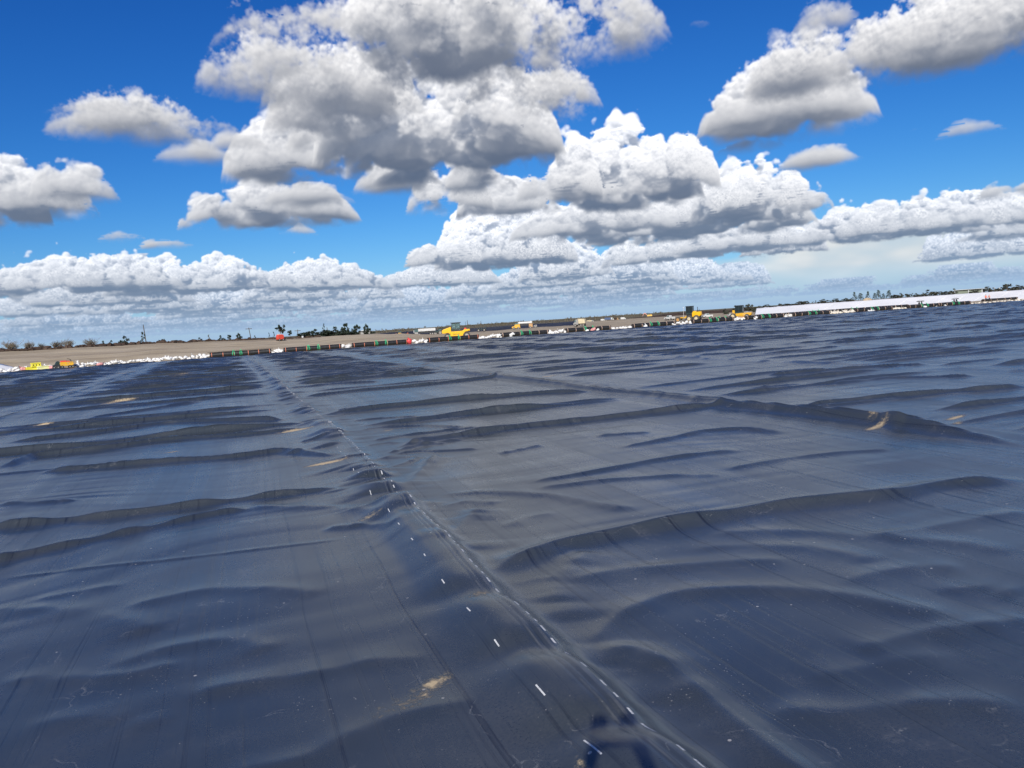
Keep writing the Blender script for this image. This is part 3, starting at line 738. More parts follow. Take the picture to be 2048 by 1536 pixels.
def liner_z(X, Y, sx):
    """height of the liner on a grid whose rows share Y"""
    Z = np.zeros(X.shape)
    for rd in RIDGES: ridge_add(Z, X, Y, *rd)
    ya = Y[:, 0]; x = X[0]
    for x0, x1, y, sl, h, wn, wf, ph in SCATTER:
        if x1 < x[0] or x0 > x[-1]: continue
        a, b = np.searchsorted(ya, y-1.2-.3), np.searchsorted(ya, y+1.6)
        ca, cb = np.searchsorted(x, x0), np.searchsorted(x, x1)
        if b <= a or cb <= ca: continue
        xs = x[ca:cb]; t = (xs-x0)/(x1-x0)
        yc = y+sl*(xs-x0)+.07*np.sin(xs*.8+ph)+.025*np.sin(xs*2.3+ph*2)
        d = Y[a:b, ca:cb]-yc[None]; u = np.abs(d)/np.where(d < 0, wn, wf)
        tp = np.clip(np.minimum(t, 1-t)/.2, 0, 1); tp = tp*tp*(3-2*tp)*(.8+.2*np.sin(xs*1.7+ph))
        Z[a:b, ca:cb] += h*tp[None]*fold_shape(u)
    Z *= 1-.78*np.exp(-((X-seam_x(Y))/.55)**2)                 # folds die out against the weld
    # shallow waves between the folds
    warp = NB(X*.35, Y*.35)*.5
    fadefar = np.clip(Y/14, .35, .7)*np.clip(1.25-Y/70, .35, 1)
    r1 = NC(X*.24+3, (Y+warp)*2.1); r2 = ND(X*.5, (Y+warp*.6)*5.0)
    patch = np.clip(.5+NA(X*.21+9, Y*.21), 0, 1.4)
    Z += (np.clip(r1, -1, 2)*.0062+r2*.0030*patch)*fadefar
    Z += NA(X*.5+31, Y*.9+7)*.006
    # the near seam: the sheet stands up in pinched bulges on its left, with small cross folds
    d = X-seam_x(Y)
    amp = .5+.5*NB(Y*.75+40, Y*0+5)
    pin = np.ones_like(Y)
    for yp, wp in ((5.45, .22), (4.35, .2), (8.45, .4), (10.6, .3), (12.2, .3), (3.35, .16)): pin *= 1-.28*np.exp(-((Y-yp+.35*(d+.3))/wp)**2)
    A = np.where(Y < 9, .155, np.where(Y < 30, .04+.035*np.clip(amp, 0, 1), .05+.06*np.clip(amp, 0, 1)))*pin
    A *= np.where(Y > 9, .35+.9*np.clip(np.sin(Y*4.6/np.maximum(1, Y/13)+2*NA(Y*.4, Y*0)), 0, 1)**.7, 1)*np.clip(1.3-Y/110, .3, 1)
    lft = np.where(d < 0, 1/(1+(np.maximum(-d-.10, 0)/.27)**3), np.exp(-(d/.14)**2))
    Z += A*lft
    fold = np.clip(ND(X*1.1+Y*.5, Y*3.1-X*1.7), 0, 3)*.032*np.exp(-((d+.25)/.45)**2)*np.clip((Y-6)/4, 0, 1)
    Z += fold
    Z += np.clip(NC(X*1.3-Y*.6, Y*3.7+X*1.2), 0, 3)*.014*np.exp(-((d-.3)/.4)**2)
    # the weld: two pressed tracks
    Z -= .004*np.exp(-((d+.075)/.011)**2)+.004*np.exp(-((d+.035)/.011)**2)-.002*np.exp(-((d+.055)/.012)**2)
    # the other seams
    for s in SEAMS:
        if s == 1.95 or s < x[0]-2 or s > x[-1]+2: continue
        d = X-s-.03*np.sin(Y*.7+s)
        am = np.clip(.45+.6*NB(Y*.5+s, Y*0+s), 0, 1.3)
        Z += .07*am*np.where(d < 0, 1/(1+(np.maximum(-d-.1, 0)/.3)**3), np.exp(-(d/.14)**2))*np.clip(Y/9, 0, 1)
        Z += np.clip(ND(X*.9+Y*.4, Y*2.4-X*1.2), 0, 3)*.02*np.exp(-(d/.6)**2)
    return Z
liner = empty('black_liner', (0, 50, 0)); tag(liner, kind='structure')
for k in range(len(SEAMS)-1):
    xa, xb = SEAMS[k]-.10, SEAMS[k+1]+.075
    if k in (5, 6):
        fine_at = [1.95]
        cols = []
        xx = xa
        while xx < xb:
            cols.append(xx); dd = abs(xx-1.95); xx += .013 if dd < .14 else (.035 if dd < .7 else .075)
        cols.append(xb); cols = np.array(cols)
    else: cols = np.linspace(xa, xb, 88 if k in (4, 7) else 50)
    xl = xa if xa > 0 else -xb
    y0 = -12.0
    vis = max(1.6, xl*(.60 if xa > 0 else 2.0)-3) if xl > 0 else 1.6
    vis = min(vis, 96)
    seg = [(-12.0, vis, .8)]
    for a, b, st in ((1.6, 14, .03), (14, 30, .05), (30, 60, .085), (60, EDGE, .17)):
        a2 = max(a, vis)
        if a2 < b: seg.append((a2, b, st))
    rows = steps(*seg)
    X, Y = np.meshgrid(cols, rows); X0 = X
    if k in (4, 5, 6, 7): X = X+(seam_x(Y)-1.95)*np.clip(1.15-np.abs(X-1.95)/7, 0, 1)
    Z = liner_z(X, Y, k)
    # the left sheet laps over the right one along each seam
    Z += .0065*np.exp(-np.maximum(xb-.09-X, 0)/.05)
    Z += .004*(k % 2)*0
    Z *= 1-.6*sstep(EDGE-1.2, EDGE, Y)
    me = grid_from('panel', np.stack([X, Y-50, Z], -1).reshape(-1, 3).astype(np.float32), len(rows), len(cols))
    at1 = me.attributes.new('rest', 'FLOAT_VECTOR', 'POINT'); at1.data.foreach_set('vector', np.stack([X0, Y, X*0], -1).astype(np.float32).ravel())
    s = np.zeros(X.shape)
    for sx_, sy_, a, b, v in SAND:
        if sx_ < xa-3 or sx_ > xb+3: continue
        ca, cb = np.searchsorted(cols, sx_-3*a), np.searchsorted(cols, sx_+3*a); ra, rb = np.searchsorted(rows, sy_-3*b-a), np.searchsorted(rows, sy_+3*b+a)
        if cb > ca and rb > ra:
            xx, yy = X[ra:rb, ca:cb]-sx_, Y[ra:rb, ca:cb]-sy_
            s[ra:rb, ca:cb] = np.maximum(s[ra:rb, ca:cb], v*np.exp(-((xx)/a)**2-((yy-.35*xx)/b)**2)*.85)
    at2 = me.attributes.new('sand', 'FLOAT', 'POINT'); at2.data.foreach_set('value', s.astype(np.float32).ravel())
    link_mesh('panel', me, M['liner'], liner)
# ------------------------------------------------------------------ banks round the basin
def bank(name, foot, top, m, back=10.0, drop=1.2):
    """foot and top: matching lists of (x, y, z); the crown runs back and falls away behind"""
    v, f = [], []
    n = len(foot)
    for (a, b) in zip(foot, top):
        d = Vector((b[0], b[1], 0)).normalized()
        v += [(a[0], a[1], a[2]-.5), tuple(a), tuple(b), (b[0]+d.x*back, b[1]+d.y*back, b[2]), (b[0]+d.x*(back+6), b[1]+d.y*(back+6), -.6)]
    for i in range(n-1):
        for j in range(4): f.append((i*5+j, (i+1)*5+j, (i+1)*5+j+1, i*5+j+1))
    f += [(0, 1, 2, 3, 4), tuple((n-1)*5+j for j in (4, 3, 2, 1, 0))]
    return MB().add(v, f).build(name, m)
def line_pts(lst, Y): return [(at(x, Y)[0], Y, zat(x, y, Y)) for x, y in lst]
# right: white sheet over the bank
wf_px = [(1509, 631.5), (1560, 628.5), (1640, 623.5), (1780, 615), (1900, 606.5), (2048, 597), (2300, 580), (2700, 553)]
wt_px = [(1513, 618), (1560, 614), (1640, 608), (1780, 598.5), (1900, 590), (2048, 580), (2300, 562), (2700, 534)]
def wY(px): return float(np.interp(px, (1500, 1640, 2048, 2700), (166, 152, 131, 118)))
foot = [(at(x, wY(x))[0], wY(x), zat(x, y, wY(x))) for x, y in wf_px]; top = [(at(x, wY(x)+7)[0], wY(x)+7, zat(x, y, wY(x)+7)) for x, y in wt_px]
WB_TOP = (list(a for a, _ in wt_px), [q[2] for q in top])
wb = bank('white_bank', foot, top, M['white_sheet'], 190); tag(wb, kind='structure')
cr = MB()                                                           # slack folds running down the sheet
for px in (1640, 1700, 1790, 1868, 1905, 1945, 1990, 2022, 2045):
    fx, fy, fz = at(px, wY(px))[0], wY(px), float(np.interp(px, [a for a, _ in wf_px], [q[2] for q in foot]))
    px2 = px+28; tx, ty, tz = at(px2, wY(px2)+7)[0], wY(px2)+7, float(np.interp(px2, [a for a, _ in wt_px], [q[2] for q in top]))
    a, b = Vector((fx, fy, fz+.0)), Vector((tx, ty, tz)); cr.tube(a+(b-a)*.12, a+(b-a)*.9, .05, .04, 6)
cr.build('sheet_fold', M['white_sheet'], wb)
# left: the end of another white sheet on the slope
lw = [(-330, 700), (-200, 703), (-60, 711), (0, 716), (18, 724), (40, 737), (46, 741)]
lo_ = [(-330, 765), (-200, 757), (-60, 748), (0, 743), (18, 742.5), (40, 741.5), (46, 741.5)]
v, f = [], []
for (a, b), (c, d_) in zip(lw, lo_):
    for u in np.linspace(0, 1, 6):
        yy = EDGE+2.2+u*14*max(0.0, (741.5-b)/41)
        xx = at(a, yy)[0]; v.append((xx, yy, float(ground_z(xx, yy))+.10-.06*(u in (0, 1))))
n = len(lw)
for i in range(n-1):
    for j in range(5): f.append((i*6+j, (i+1)*6+j, (i+1)*6+j+1, i*6+j+1))
lwb = MB().add(v, f).build('white_sheet', M['white_sheet'], smooth=True); sol = lwb.modifiers.new('thick', 'SOLIDIFY'); sol.thickness = .02
tag(lwb, 'white plastic sheet spread on the earth slope at the left end of the bags', 'plastic sheet')
# middle: a long low bank under black sheet
bl = [(735, 668.5, 675.5), (780, 665, 673.5), (870, 660, 668.5), (950, 656.5, 664), (1060, 648, 656.5), (1110, 646, 653.5), (1160, 641.5, 650)]
foot = [(at(x, 214)[0], 214, -.05) for x, a, b in bl]; top = [(at(x, 219)[0], 219, max(.5, zat(x, a, 219))) for x, a, b in bl]
bb = bank('black_bank', foot, top, M['roll'], 6); tag(bb, kind='structure')
# right of the middle: a long low heap of brown spoil on the skyline
hp = [(1165, 645.5), (1200, 641), (1240, 638.5), (1290, 633.5), (1310, 631), (1330, 628.5), (1350, 626), (1400, 622.8), (1450, 620), (1500, 617), (1560, 612.5), (1640, 607)]
foot = [(at(x, 330)[0], 330, -.1) for x, a in hp]; top = [(at(x, 337)[0], 337, zat(x, a, 337)) for x, a in hp]
sb = bank('spoil_ridge', foot, top, M['soil'], 8); tag(sb, kind='structure')
# clods and broken soil thrown up along the crest of the left bank
cl = MB(); rc = random.Random(3)
for i in range(900):
    px = rc.uniform(-160, 640); Y = rc.uniform(132.5, 139); x = at(px, Y)[0]
    r = rc.choice((.12, .18, .25, .38))*rc.uniform(.7, 1.3)*(1.0 if px < 420 else .75)
    b0 = len(cl.v); cl.ball((x, Y, float(ground_z(x, Y))+r*.2), r, 6, 4, (rc.uniform(.8, 1.9), rc.uniform(.8, 1.4), rc.uniform(.5, 1.0)))
    for j in range(b0, len(cl.v)):
        q = cl.v[j]; cl.v[j] = (q[0]+rc.uniform(-.3, .3)*r, q[1]+rc.uniform(-.3, .3)*r, q[2]+rc.uniform(-.3, .3)*r)
tag(cl.build('clods', M['soil']), 'broken dark soil clods heaped along the crest of the left bank', 'soil clods', kind='stuff')
# ------------------------------------------------------------------ rolls of liner along the edge
def roll_proto(length, r, sling, ends):
    root = empty('liner_roll', (0, 0, 0))
    b = MB(); n = 20
    for i in range(6):                                              # slightly sagging, loosely wound
        x0, x1 = -length/2+length*i/6, -length/2+length*(i+1)/6
        b.tube((x0, 0, r+.015*math.sin(i)), (x1, 0, r+.015*math.sin(i+1)), r*(1+.02*(i % 2)), r*(1+.02*((i+1) % 2)), n, caps=i in (0, 5))
    b.build('wound_sheet', M['roll'], root, smooth=False)
    for s in (-1, 1):
        c = MB().tube((s*length/2, 0, r), (s*(length/2+.05), 0, r), r*.30, r*.30, 12); c.tube((s*length/2-s*.02, 0, r), (s*(length/2+.012), 0, r), r*.93, r*.93, n)
        c.build('core_end', M['core'], root)
    for t in (-.47, -.29, -.11, .12, .29, .47):
        MB().tube((t*length-.035, 0, r), (t*length+.035, 0, r), r*1.045, r*1.045, n).build('strap', M['strap'] if ends else M['strap_pale'], root)
    for t in sling:
        sl = MB(); R = r*1.07
        for q in (-.13, .13):
            pts = [(t+q*(1-.5*abs(math.sin(a))), -R*math.cos(a)*1.0, r+R*math.sin(a)) for a in [math.radians(v) for v in range(-30, 100, 15)]]
            pts.append((t+q*.3, .05, r*2.2+.1))
            for a, c in zip(pts[:-1], pts[1:]):
                sl.add([(a[0]-.042, a[1]-.01, a[2]), (a[0]+.042, a[1]-.01, a[2]), (c[0]+.042, c[1]-.01, c[2]), (c[0]-.042, c[1]-.01, c[2]),
                        (a[0]-.042, a[1]+.012, a[2]+.01), (a[0]+.042, a[1]+.012, a[2]+.01), (c[0]+.042, c[1]+.012, c[2]+.01), (c[0]-.042, c[1]+.012, c[2]+.01)],
                       [(0, 1, 2, 3), (7, 6, 5, 4), (0, 4, 5, 1), (1, 5, 6, 2), (2, 6, 7, 3), (3, 7, 4, 0)])
        sl.build('sling', M['sling'], root)
    return root
ROLLS = [(417, 540, 'black liner roll with green slings and a long plank on top, leftmost of the row', (.0, -.9)),
         (565, 680, 'black liner roll with two green slings, second from the left, right of white bags', None),
         (702, 814, 'black liner roll with green slings, ending at the red plastic bag', None),
         (853, 956, 'black liner roll with green slings, lying in front of the golden roller', None),
         (1000, 1095, 'black liner roll with green slings and one white bag leaning on its left half', None),
         (1130, 1219, 'black liner roll with green slings, below the cream dump truck', None),
         (1263, 1348, 'black liner roll with green slings, between the dump truck and the grader', None),
         (1381, 1465, 'black liner roll with green slings, directly before the grader wheels', None),
         (1490, 1565, 'black liner roll with green slings, right of the yellow drum roller', None),
         (1586, 1658, 'black liner roll with green slings, at the middle of the white bank foot', None),
         (1710, 1782, 'black liner roll with green slings, below the tall pines', None),
         (1815, 1876, 'black liner roll with green slings under the left spreader bar', None),
         (1878, 1938, 'black liner roll with green slings under the right spreader bar', None)]
RX = {}
for i, (a, b, lab, sl) in enumerate(ROLLS):
    xa, xb = at(a, EDGE+.5)[0], at(b, EDGE+.5)[0]
    Lr = min(8.7, xb-xa); r = .32
    o = roll_proto(Lr, r, sl or (-.55, .75), i < 4)
    o.location = ((xa+xb)/2, EDGE+.45+rr.uniform(-.1, .1), 0); o.rotation_euler = (0, 0, rr.uniform(-.015, .015)); RX[i] = ((xa+xb)/2, o.location[1])
    tag(o, lab, 'liner roll', 'black liner rolls along the edge')
# second row, farther back
for j, (a, b, yb, lab) in enumerate([(1424, 1462, 635.5, 'black liner roll in the back row, between the grader and the drum roller'), (1512, 1590, 631, 'black liner roll in the back row at the left foot of the white bank'),
                                 (1592, 1668, 625.5, 'black liner roll in the back row behind cream bags, middle of the white bank'), (1672, 1742, 620.5, 'black liner roll in the back row below the sand heap and pines'),
                                 (1745, 1815, 617, 'black liner roll in the back row left of the spreader bars'), (1945, 2052, 603, 'black liner roll in the back row at the feet of the two workers')]):
    Y = EDGE+12; xa, xb = at(a, Y)[0], at(b, Y)[0]
    o = roll_proto(min(xb-xa, 10), .31, (-.6, .7) if j in (0, 2, 3) else (), False); o.location = ((xa+xb)/2, Y, 0); tag(o, lab, 'liner roll', 'black liner rolls in the back row')
# plank on the first roll
pl = MB().box(-4, 4, -.12, .12, 0, .05).build('plank', M['core']); pl.location = (RX[0][0], EDGE+.45, .665); tag(pl, 'dark plank lying along the top of the leftmost liner roll', 'plank')
# spreader bars standing on two rolls
for i, (k, lab) in enumerate(((11, 'dark steel spreader bar hung with slings, left one of two at the white bank'), (12, 'dark steel spreader bar hung with slings, right one of two at the white bank'))):
    o = empty('spreader_bar', (RX[k][0]+(.3 if i else -.6), RX[k][1]+.1, .66), 0, lab, 'lifting bar', 'spreader bars on the rolls')
    MB().box(-.85, .85, -.07, .07, .42, .54).build('beam', M['dark'], o)
    for s in (-.3, .3): MB().box(s-.04, s+.04, -.2, .2, 0, .42, .0, .15).build('leg', M['dark'], o)
    for s in (-1, 1): MB().tube((s*.7, 0, .54), (s*.06, 0, .7), .02).build('chain', M['dark'], o)
# ------------------------------------------------------------------ sand bags
def bag_mesh(seed):
    r = random.Random(seed); b = MB().ball((0, 0, .14), .30, 9, 6, (1.15, .82, .52))
    out = []
    for x, y, z in b.v:
        k = 1+r.uniform(-.13, .13); out.append((x*k, y*k, max(0, z*k)))
    b.v = out
    b.add([(.30, -.04, .16), (.30, .04, .16), (.42, 0, .2), (.52, -.13, .30), (.53, .13, .34), (.50, .02, .22)], [(0, 2, 3), (1, 4, 2), (2, 5, 3), (2, 4, 5), (0, 1, 2)])
    return b.mesh('sand_bag')
BAGS = [bag_mesh(s) for s in range(5)]
BAGW = [bag_mesh(s+9) for s in range(3)]; BAGP = [bag_mesh(31)]
for b in BAGS: b.materials.append(M['bag'])
for b in BAGW: b.materials.append(M['bag_warm'])
for b in BAGP: b.materials.append(M['bag_pink'])
def put_bag(me, x, y, z, s, group, label, tilt=.5):
    o = bpy.data.objects.new('sand_bag', me); COL.objects.link(o)
    o.location = (x, y, z); o.scale = (s*rr.uniform(.85, 1.15), s*rr.uniform(.85, 1.1), s*rr.uniform(.9, 1.35))
    o.rotation_euler = (rr.uniform(-tilt, tilt)*.5, rr.uniform(-tilt, tilt), rr.uniform(0, 6.28)); tag(o, label, 'sandbag', group)
RUNS = [  # px from, px to, layers, count, where
    (-60, 52, 2, 26, 'white sandbag in the heap around the left yellow boxes'), (88, 108, 2, 7, 'white sandbag between the yellow boxes and the amphibious buggy'),
    (143, 230, 2, 30, 'white sandbag in the long row just right of the amphibious buggy'), (230, 330, 2, 36, 'white sandbag in the middle of the long row on the left edge'),
    (330, 415, 2, 30, 'white sandbag at the right end of the long row, left of the rolls'), (541, 563, 2, 9, 'white sandbag between the first and second liner rolls'),
    (681, 701, 2, 8, 'white sandbag between the second and third liner rolls'), (826, 853, 2, 9, 'white sandbag between the red bag and the roller'),
    (958, 1000, 2, 14, 'white sandbag between the roller and the fifth liner roll'), (1018, 1026, 3, 3, 'white sandbag leaning on the left half of the fifth roll'),
    (1096, 1130, 2, 12, 'white sandbag in the gap left of the roll below the dump truck'), (1166, 1262, 1, 18, 'white sandbag in the low row right of the dump truck roll'),
    (1286, 1292, 2, 2, 'white sandbag leaning on the roll left of the grader'), (1338, 1382, 2, 14, 'white sandbag below the grader wheels'),
    (1466, 1490, 2, 9, 'white sandbag below the yellow drum roller'), (1507, 1514, 2, 3, 'white sandbag leaning on the roll right of the drum roller'),
    (1556, 1588, 1, 8, 'white sandbag between the rolls at the left white bank'), (1659, 1710, 1, 13, 'cream sandbag in the gap left of the pines roll'),
    (1736, 1750, 1, 3, 'white sandbag lying before the pines roll'), (1781, 1818, 1, 10, 'cream sandbag in the gap left of the spreader bars'),
    (1846, 1850, 1, 1, 'white sandbag before the roll under the left spreader bar'), (1870, 1875, 2, 2, 'white sandbag standing between the two spreader bar rolls'), (1888, 1893, 1, 1, 'white sandbag leaning on the roll under the right spreader bar'),
    (1916, 2060, 1, 30, 'cream sandbag in the row below the two workers')]
for a, b, lay, cnt, lab in RUNS:
    front = lab.split()[2] in ('leaning', 'lying', 'before')
    warm = lab.startswith('cream')
    cnt = max(1, round(cnt*(.72 if cnt > 20 else 1)))
    for i in range(cnt):
        px = a+(b-a)*(i+.5)/cnt+rr.uniform(-1, 1)*.4*(b-a)/cnt
        lv = rr.randrange(lay) if cnt > 3 else min(i, lay-1)
        Y = EDGE-.25 if front else EDGE+rr.uniform(-.05, 1.0)+lv*.25
        me = rr.choice(BAGW) if warm else rr.choice(BAGS)
        put_bag(me, at(px, Y)[0], Y, -.03+lv*.19, rr.uniform(.75, 1.05), 'sandbags along the liner edge, '+lab.split(' ', 2)[2], lab, .45 if lv == 0 else .8)
for px, lab in ((98, 'pink sandbag beside the amphibious buggy, left'), (44, 'pink sandbag among white bags left of the yellow boxes'), (197, 'pink sandbag in the long row of white bags right of the buggy'), (1186, 'pink sandbag lying before the dump truck roll')):
    Y = EDGE-.2; put_bag(BAGP[0], at(px, Y)[0], Y, .02, 1.25, None, lab)
for px, py, lab in ((1578, 633, 0), (1690, 622.5, 1), (1620, 628, 0), (1705, 621, 1), (1440, 636, 0), (1452, 635, 0), (1428, 637, 0), (1600, 630, 0), (1660, 625, 1), (1720, 621, 1), (1672, 624, 1), (1560, 634, 0)):
    for q in range(3):
        Y = EDGE+9.5+q*.3; put_bag(rr.choice(BAGW), at(px+rr.uniform(-7, 7), Y)[0], Y, -.02, 1.15, 'sandbags before the back row of rolls', 'cream sandbag lying before the back row of rolls, '+('between the grader and drum roller' if px < 1470 else 'left foot of the white bank' if px < 1610 else 'middle of the white bank' if px < 1680 else 'below the pines'))
# red bag at the end of the third roll
o = empty('red_bag', (at(817.5, EDGE-.1)[0], EDGE-.05, 0), .1, 'red plastic bag slumped against the end of the third liner roll', 'bag')
b = MB().ball((0, 0, .36), .42, 10, 7, (.85, .6, .92)); b.v = [(x*(1+.12*math.sin(z*9+x*7)), y, max(0, z)) for x, y, z in b.v]; b.build('sack', M['red_bag'], o, smooth=True)
MB().tube((-.1, 0, .68), (-.22, .05, .84), .07, .12, 7).build('tied_neck', M['red_bag'], o)
# ------------------------------------------------------------------ yellow boxes on the left
def box_case(px, z, sx, sy, sz, m, lab, marks):
    o = empty('storage_box', (at(px, EDGE-.3)[0], EDGE-.35, z), facing(px)+.2, lab, 'box', 'yellow boxes beside the buggy')
    MB().box(-sx/2, sx/2, -sy/2, sy/2, 0, sz*.8, .03, .03).build('tub', M[m], o, bevel=.02)
    MB().box(-sx/2-.02, sx/2+.02, -sy/2-.02, sy/2+.02, sz*.8, sz, .03, .03).build('lid', M[m], o, bevel=.02)
    for k in range(marks): MB().box(-sx*.3+k*sx*.3-.05, -sx*.3+k*sx*.3+.05, -sy/2-.012, -sy/2+.03, sz*.25, sz*.55).build('latch', M['dark'], o)
box_case(61, 0, 1.25, .7, .44, 'lemon', 'bright yellow storage box, lower left of the three', 0)
box_case(82, 0, 1.22, .7, .46, 'lemon_pale', 'pale yellow storage box on the right, nearest the buggy', 0)
box_case(69, .44, 1.0, .6, .46, 'lemon', 'yellow storage box with black latches, stacked on top of the other two', 3)
# ------------------------------------------------------------------ machines
def wheel(parent, x, y, z, r, w, tyre='tyre', rim='rim', rr_=.55):
    t = MB()
    t.tube((x, y-w/2, z), (x, y-w/2+w*.18, z), r*.9, r, 16); t.tube((x, y-w/2+w*.18, z), (x, y+w/2-w*.18, z), r, r, 16, False); t.tube((x, y+w/2-w*.18, z), (x, y+w/2, z), r, r*.9, 16)
    o = t.build('wheel', M[tyre], parent)
    h = MB().tube((x, y-w/2-.012, z), (x, y+w/2+.012, z), r*rr_, r*rr_, 12); h.tube((x, y-w/2-.03, z), (x, y+w/2+.03, z), r*.2, r*.2, 8)
    h.build('rim', M[rim], o); return o
def text_mesh(name, s, size, m, parent, loc):
    c = bpy.data.curves.new(name, 'FONT'); c.body = s; c.size = size; c.align_x = 'CENTER'; c.extrude = .006
    t = bpy.data.objects.new(name, c); COL.objects.link(t); bpy.context.view_layer.update()
    me = bpy.data.meshes.new_from_object(t.evaluated_get(bpy.context.evaluated_depsgraph_get())); bpy.data.objects.remove(t); me.materials.clear()
    o = link_mesh(name, me, m, parent, loc); o.rotation_euler = (math.pi/2, 0, 0); return o
def cab(parent, x0, x1, y0, y1, z0, z1, over=.12, roof='dark', glass='glass'):
    f = MB(); p = .06
    for x in (x0, x1-p):
        for y in (y0, y1-p): f.box(x, x+p, y, y+p, z0, z1-.1)
    f.box((x0+x1)/2-.03, (x0+x1)/2+.03, y0, y0+p, z0, z1-.1)
    f.box(x0, x1, y0+.005, y1-.005, z0, z0+.22)
    o = f.build('cab', M['green_dark'], parent)
    for q in ((x0+p, x1-p, y0+.02, y0+.035), (x0+p, x1-p, y1-.035, y1-.02), (x0+.02, x0+.035, y0+p, y1-p), (x1-.035, x1-.02, y0+p, y1-p)):
        MB().box(q[0], q[1], q[2], q[3], z0+.22, z1-.1).build('window', M[glass], o)
    MB().box(x0-over, x1+over, y0-over, y1+over, z1-.1, z1).build('cab_roof', M[roof], o, bevel=.03)
    MB().box((x0+x1)/2-.2, (x0+x1)/2+.2, (y0+y1)/2-.2, (y0+y1)/2+.2, z0+.22, z0+.6).build('seat', M['dark'], o)
    return o
# golden pneumatic roller behind the fourth roll
X_, Y_ = at(910, 113); k = mpp(X_, Y_)/.0735
o = empty('road_roller', (X_, Y_, 0), facing(910), 'golden yellow rubber tyred roller with dark glass cab, behind the fourth liner roll', 'road roller'); o.scale = (k, k, k)
MB().prism([(-1.95, .98), (-2.0, 1.28), (-1.86, 1.52), (-.75, 1.86), (-.62, 1.84), (-.62, .98), (-1.05, .98), (-1.25, 1.02), (-1.55, .95)], -.85, .85).build('hood', M['yellow_clean'], o, bevel=.06)
MB().prism([(-.95, 1.0), (-.95, 1.18), (1.0, 1.22), (1.3, 1.42), (1.9, 1.42), (1.9, 1.12), (1.45, 1.08), (1.18, .85), (.98, .34), (-.72, .30), (-.80, .8)], -.9, .9).build('body', M['yellow_clean'], o, bevel=.05)
MB().box(-.62, .98, -.8, .8, 1.2, 1.42).build('engine_deck', M['dark'], o)
cab(o, -.52, .72, -.72, .72, 1.40, 2.5, .16)
MB().box(1.75, 2.12, -.5, .5, 1.14, 1.44).build('rear_tank', M['yellow_clean'], o, bevel=.05)
MB().box(1.3, 1.62, -.3, .3, 1.43, 1.62).build('toolbox', M['red'], o)
MB().tube((1.55, .3, 1.42), (1.55, .3, 2.55), .02).build('aerial', M['dark'], o)
for y in (-.66, -.22, .22, .66): wheel(o, -1.22, y, .46, .46, .34)
for y in (-.62, 0, .62): wheel(o, 1.62, y, .50, .50, .36)
text_mesh('lettering', 'TRIMMER', .25, M['dark'], o, (.12, -.915, .68))
MB().box(-.2, .8, -.912, -.9, .42, .5).build('red_stripe', M['orange'], o)
MB().box(-.82, -.74, -.915, -.9, .74, .86).build('decal', M['dark'], o)
# road grader
X_, Y_ = at(1382, 123); k = mpp(X_, Y_)
o = empty('road_grader', (X_, Y_, 0), facing(1382)-.35, 'yellow road grader with black cab, white aerial dome and long front beam', 'grader')
s = k*1.08
def q(*v): return tuple(a*s for a in v)
MB().prism([q(-30, 9.6)[0:2], q(-30, 7.8), q(-12, 7.4), q(-2, 9), q(2, 13), q(2, 16), q(-6, 14), q(-12, 9.8)], -.35*s*3, .35*s*3).build('front_beam', M['yellow'], o, bevel=.04)
MB().prism([q(3, 9), q(3, 16), q(5, 19.5), q(9, 20), q(10, 18), q(19, 18.5), q(19.5, 12), q(16, 9)], -4.2*s, 4.2*s).build('engine_hood', M['yellow_clean'], o, bevel=.05)
MB().box(*q(5.6, 9.6), *q(-4.6, -4.25), *q(5.5, 16)).build('side_plate', M['yellow_clean'], o)
MB().box(*q(2, 18), *q(-3.4, 3.4), *q(5.5, 9)).build('rear_frame', M['dark'], o)
cab(o, *q(-8.5, 4), *q(-4, 4), *q(14.5, 29.5), .05, glass='black_glass')
MB().box(*q(-7.5, 3), *q(-3.6, 3.6), *q(10, 14.5)).build('cab_base', M['dark'], o)
for x in (-24,):
    for y in (-5.2, 5.2): wheel(o, x*s, y*s, 5.4*s, 5.4*s, 3.6*s, rim='ochre')
for x in (-2, 11.5):
    for y in (-5.6, 5.6): wheel(o, x*s, y*s, 6.1*s, 6.1*s, 4.0*s, rim='cream', rr_=.5)
bl_ = MB(); pr = [(-14.4, .6), (-13.6, 2), (-13.4, 4), (-13.9, 6), (-14.3, 5.9), (-13.9, 4), (-14.1, 2.2), (-14.8, .7)]
bl_.prism([q(*p_) for p_ in pr], -9*s, 9*s).build('blade', M['rim'], o)
MB().tube(q(-12, -7, 8), q(-12, -7, 27), .3*s).tube(q(-12, -7, 27), q(-12, -7, 28), 1.2*s, 1.0*s).build('aerial_mast', M['white'], o)
MB().tube(q(12, 2, 18), q(12, 2, 27), .55*s).build('exhaust', M['dark'], o)
for x in (14, 17): MB().tube(q(x, -2, 18), q(x, -2, 23), .3*s).build('rear_post', M['dark'], o)
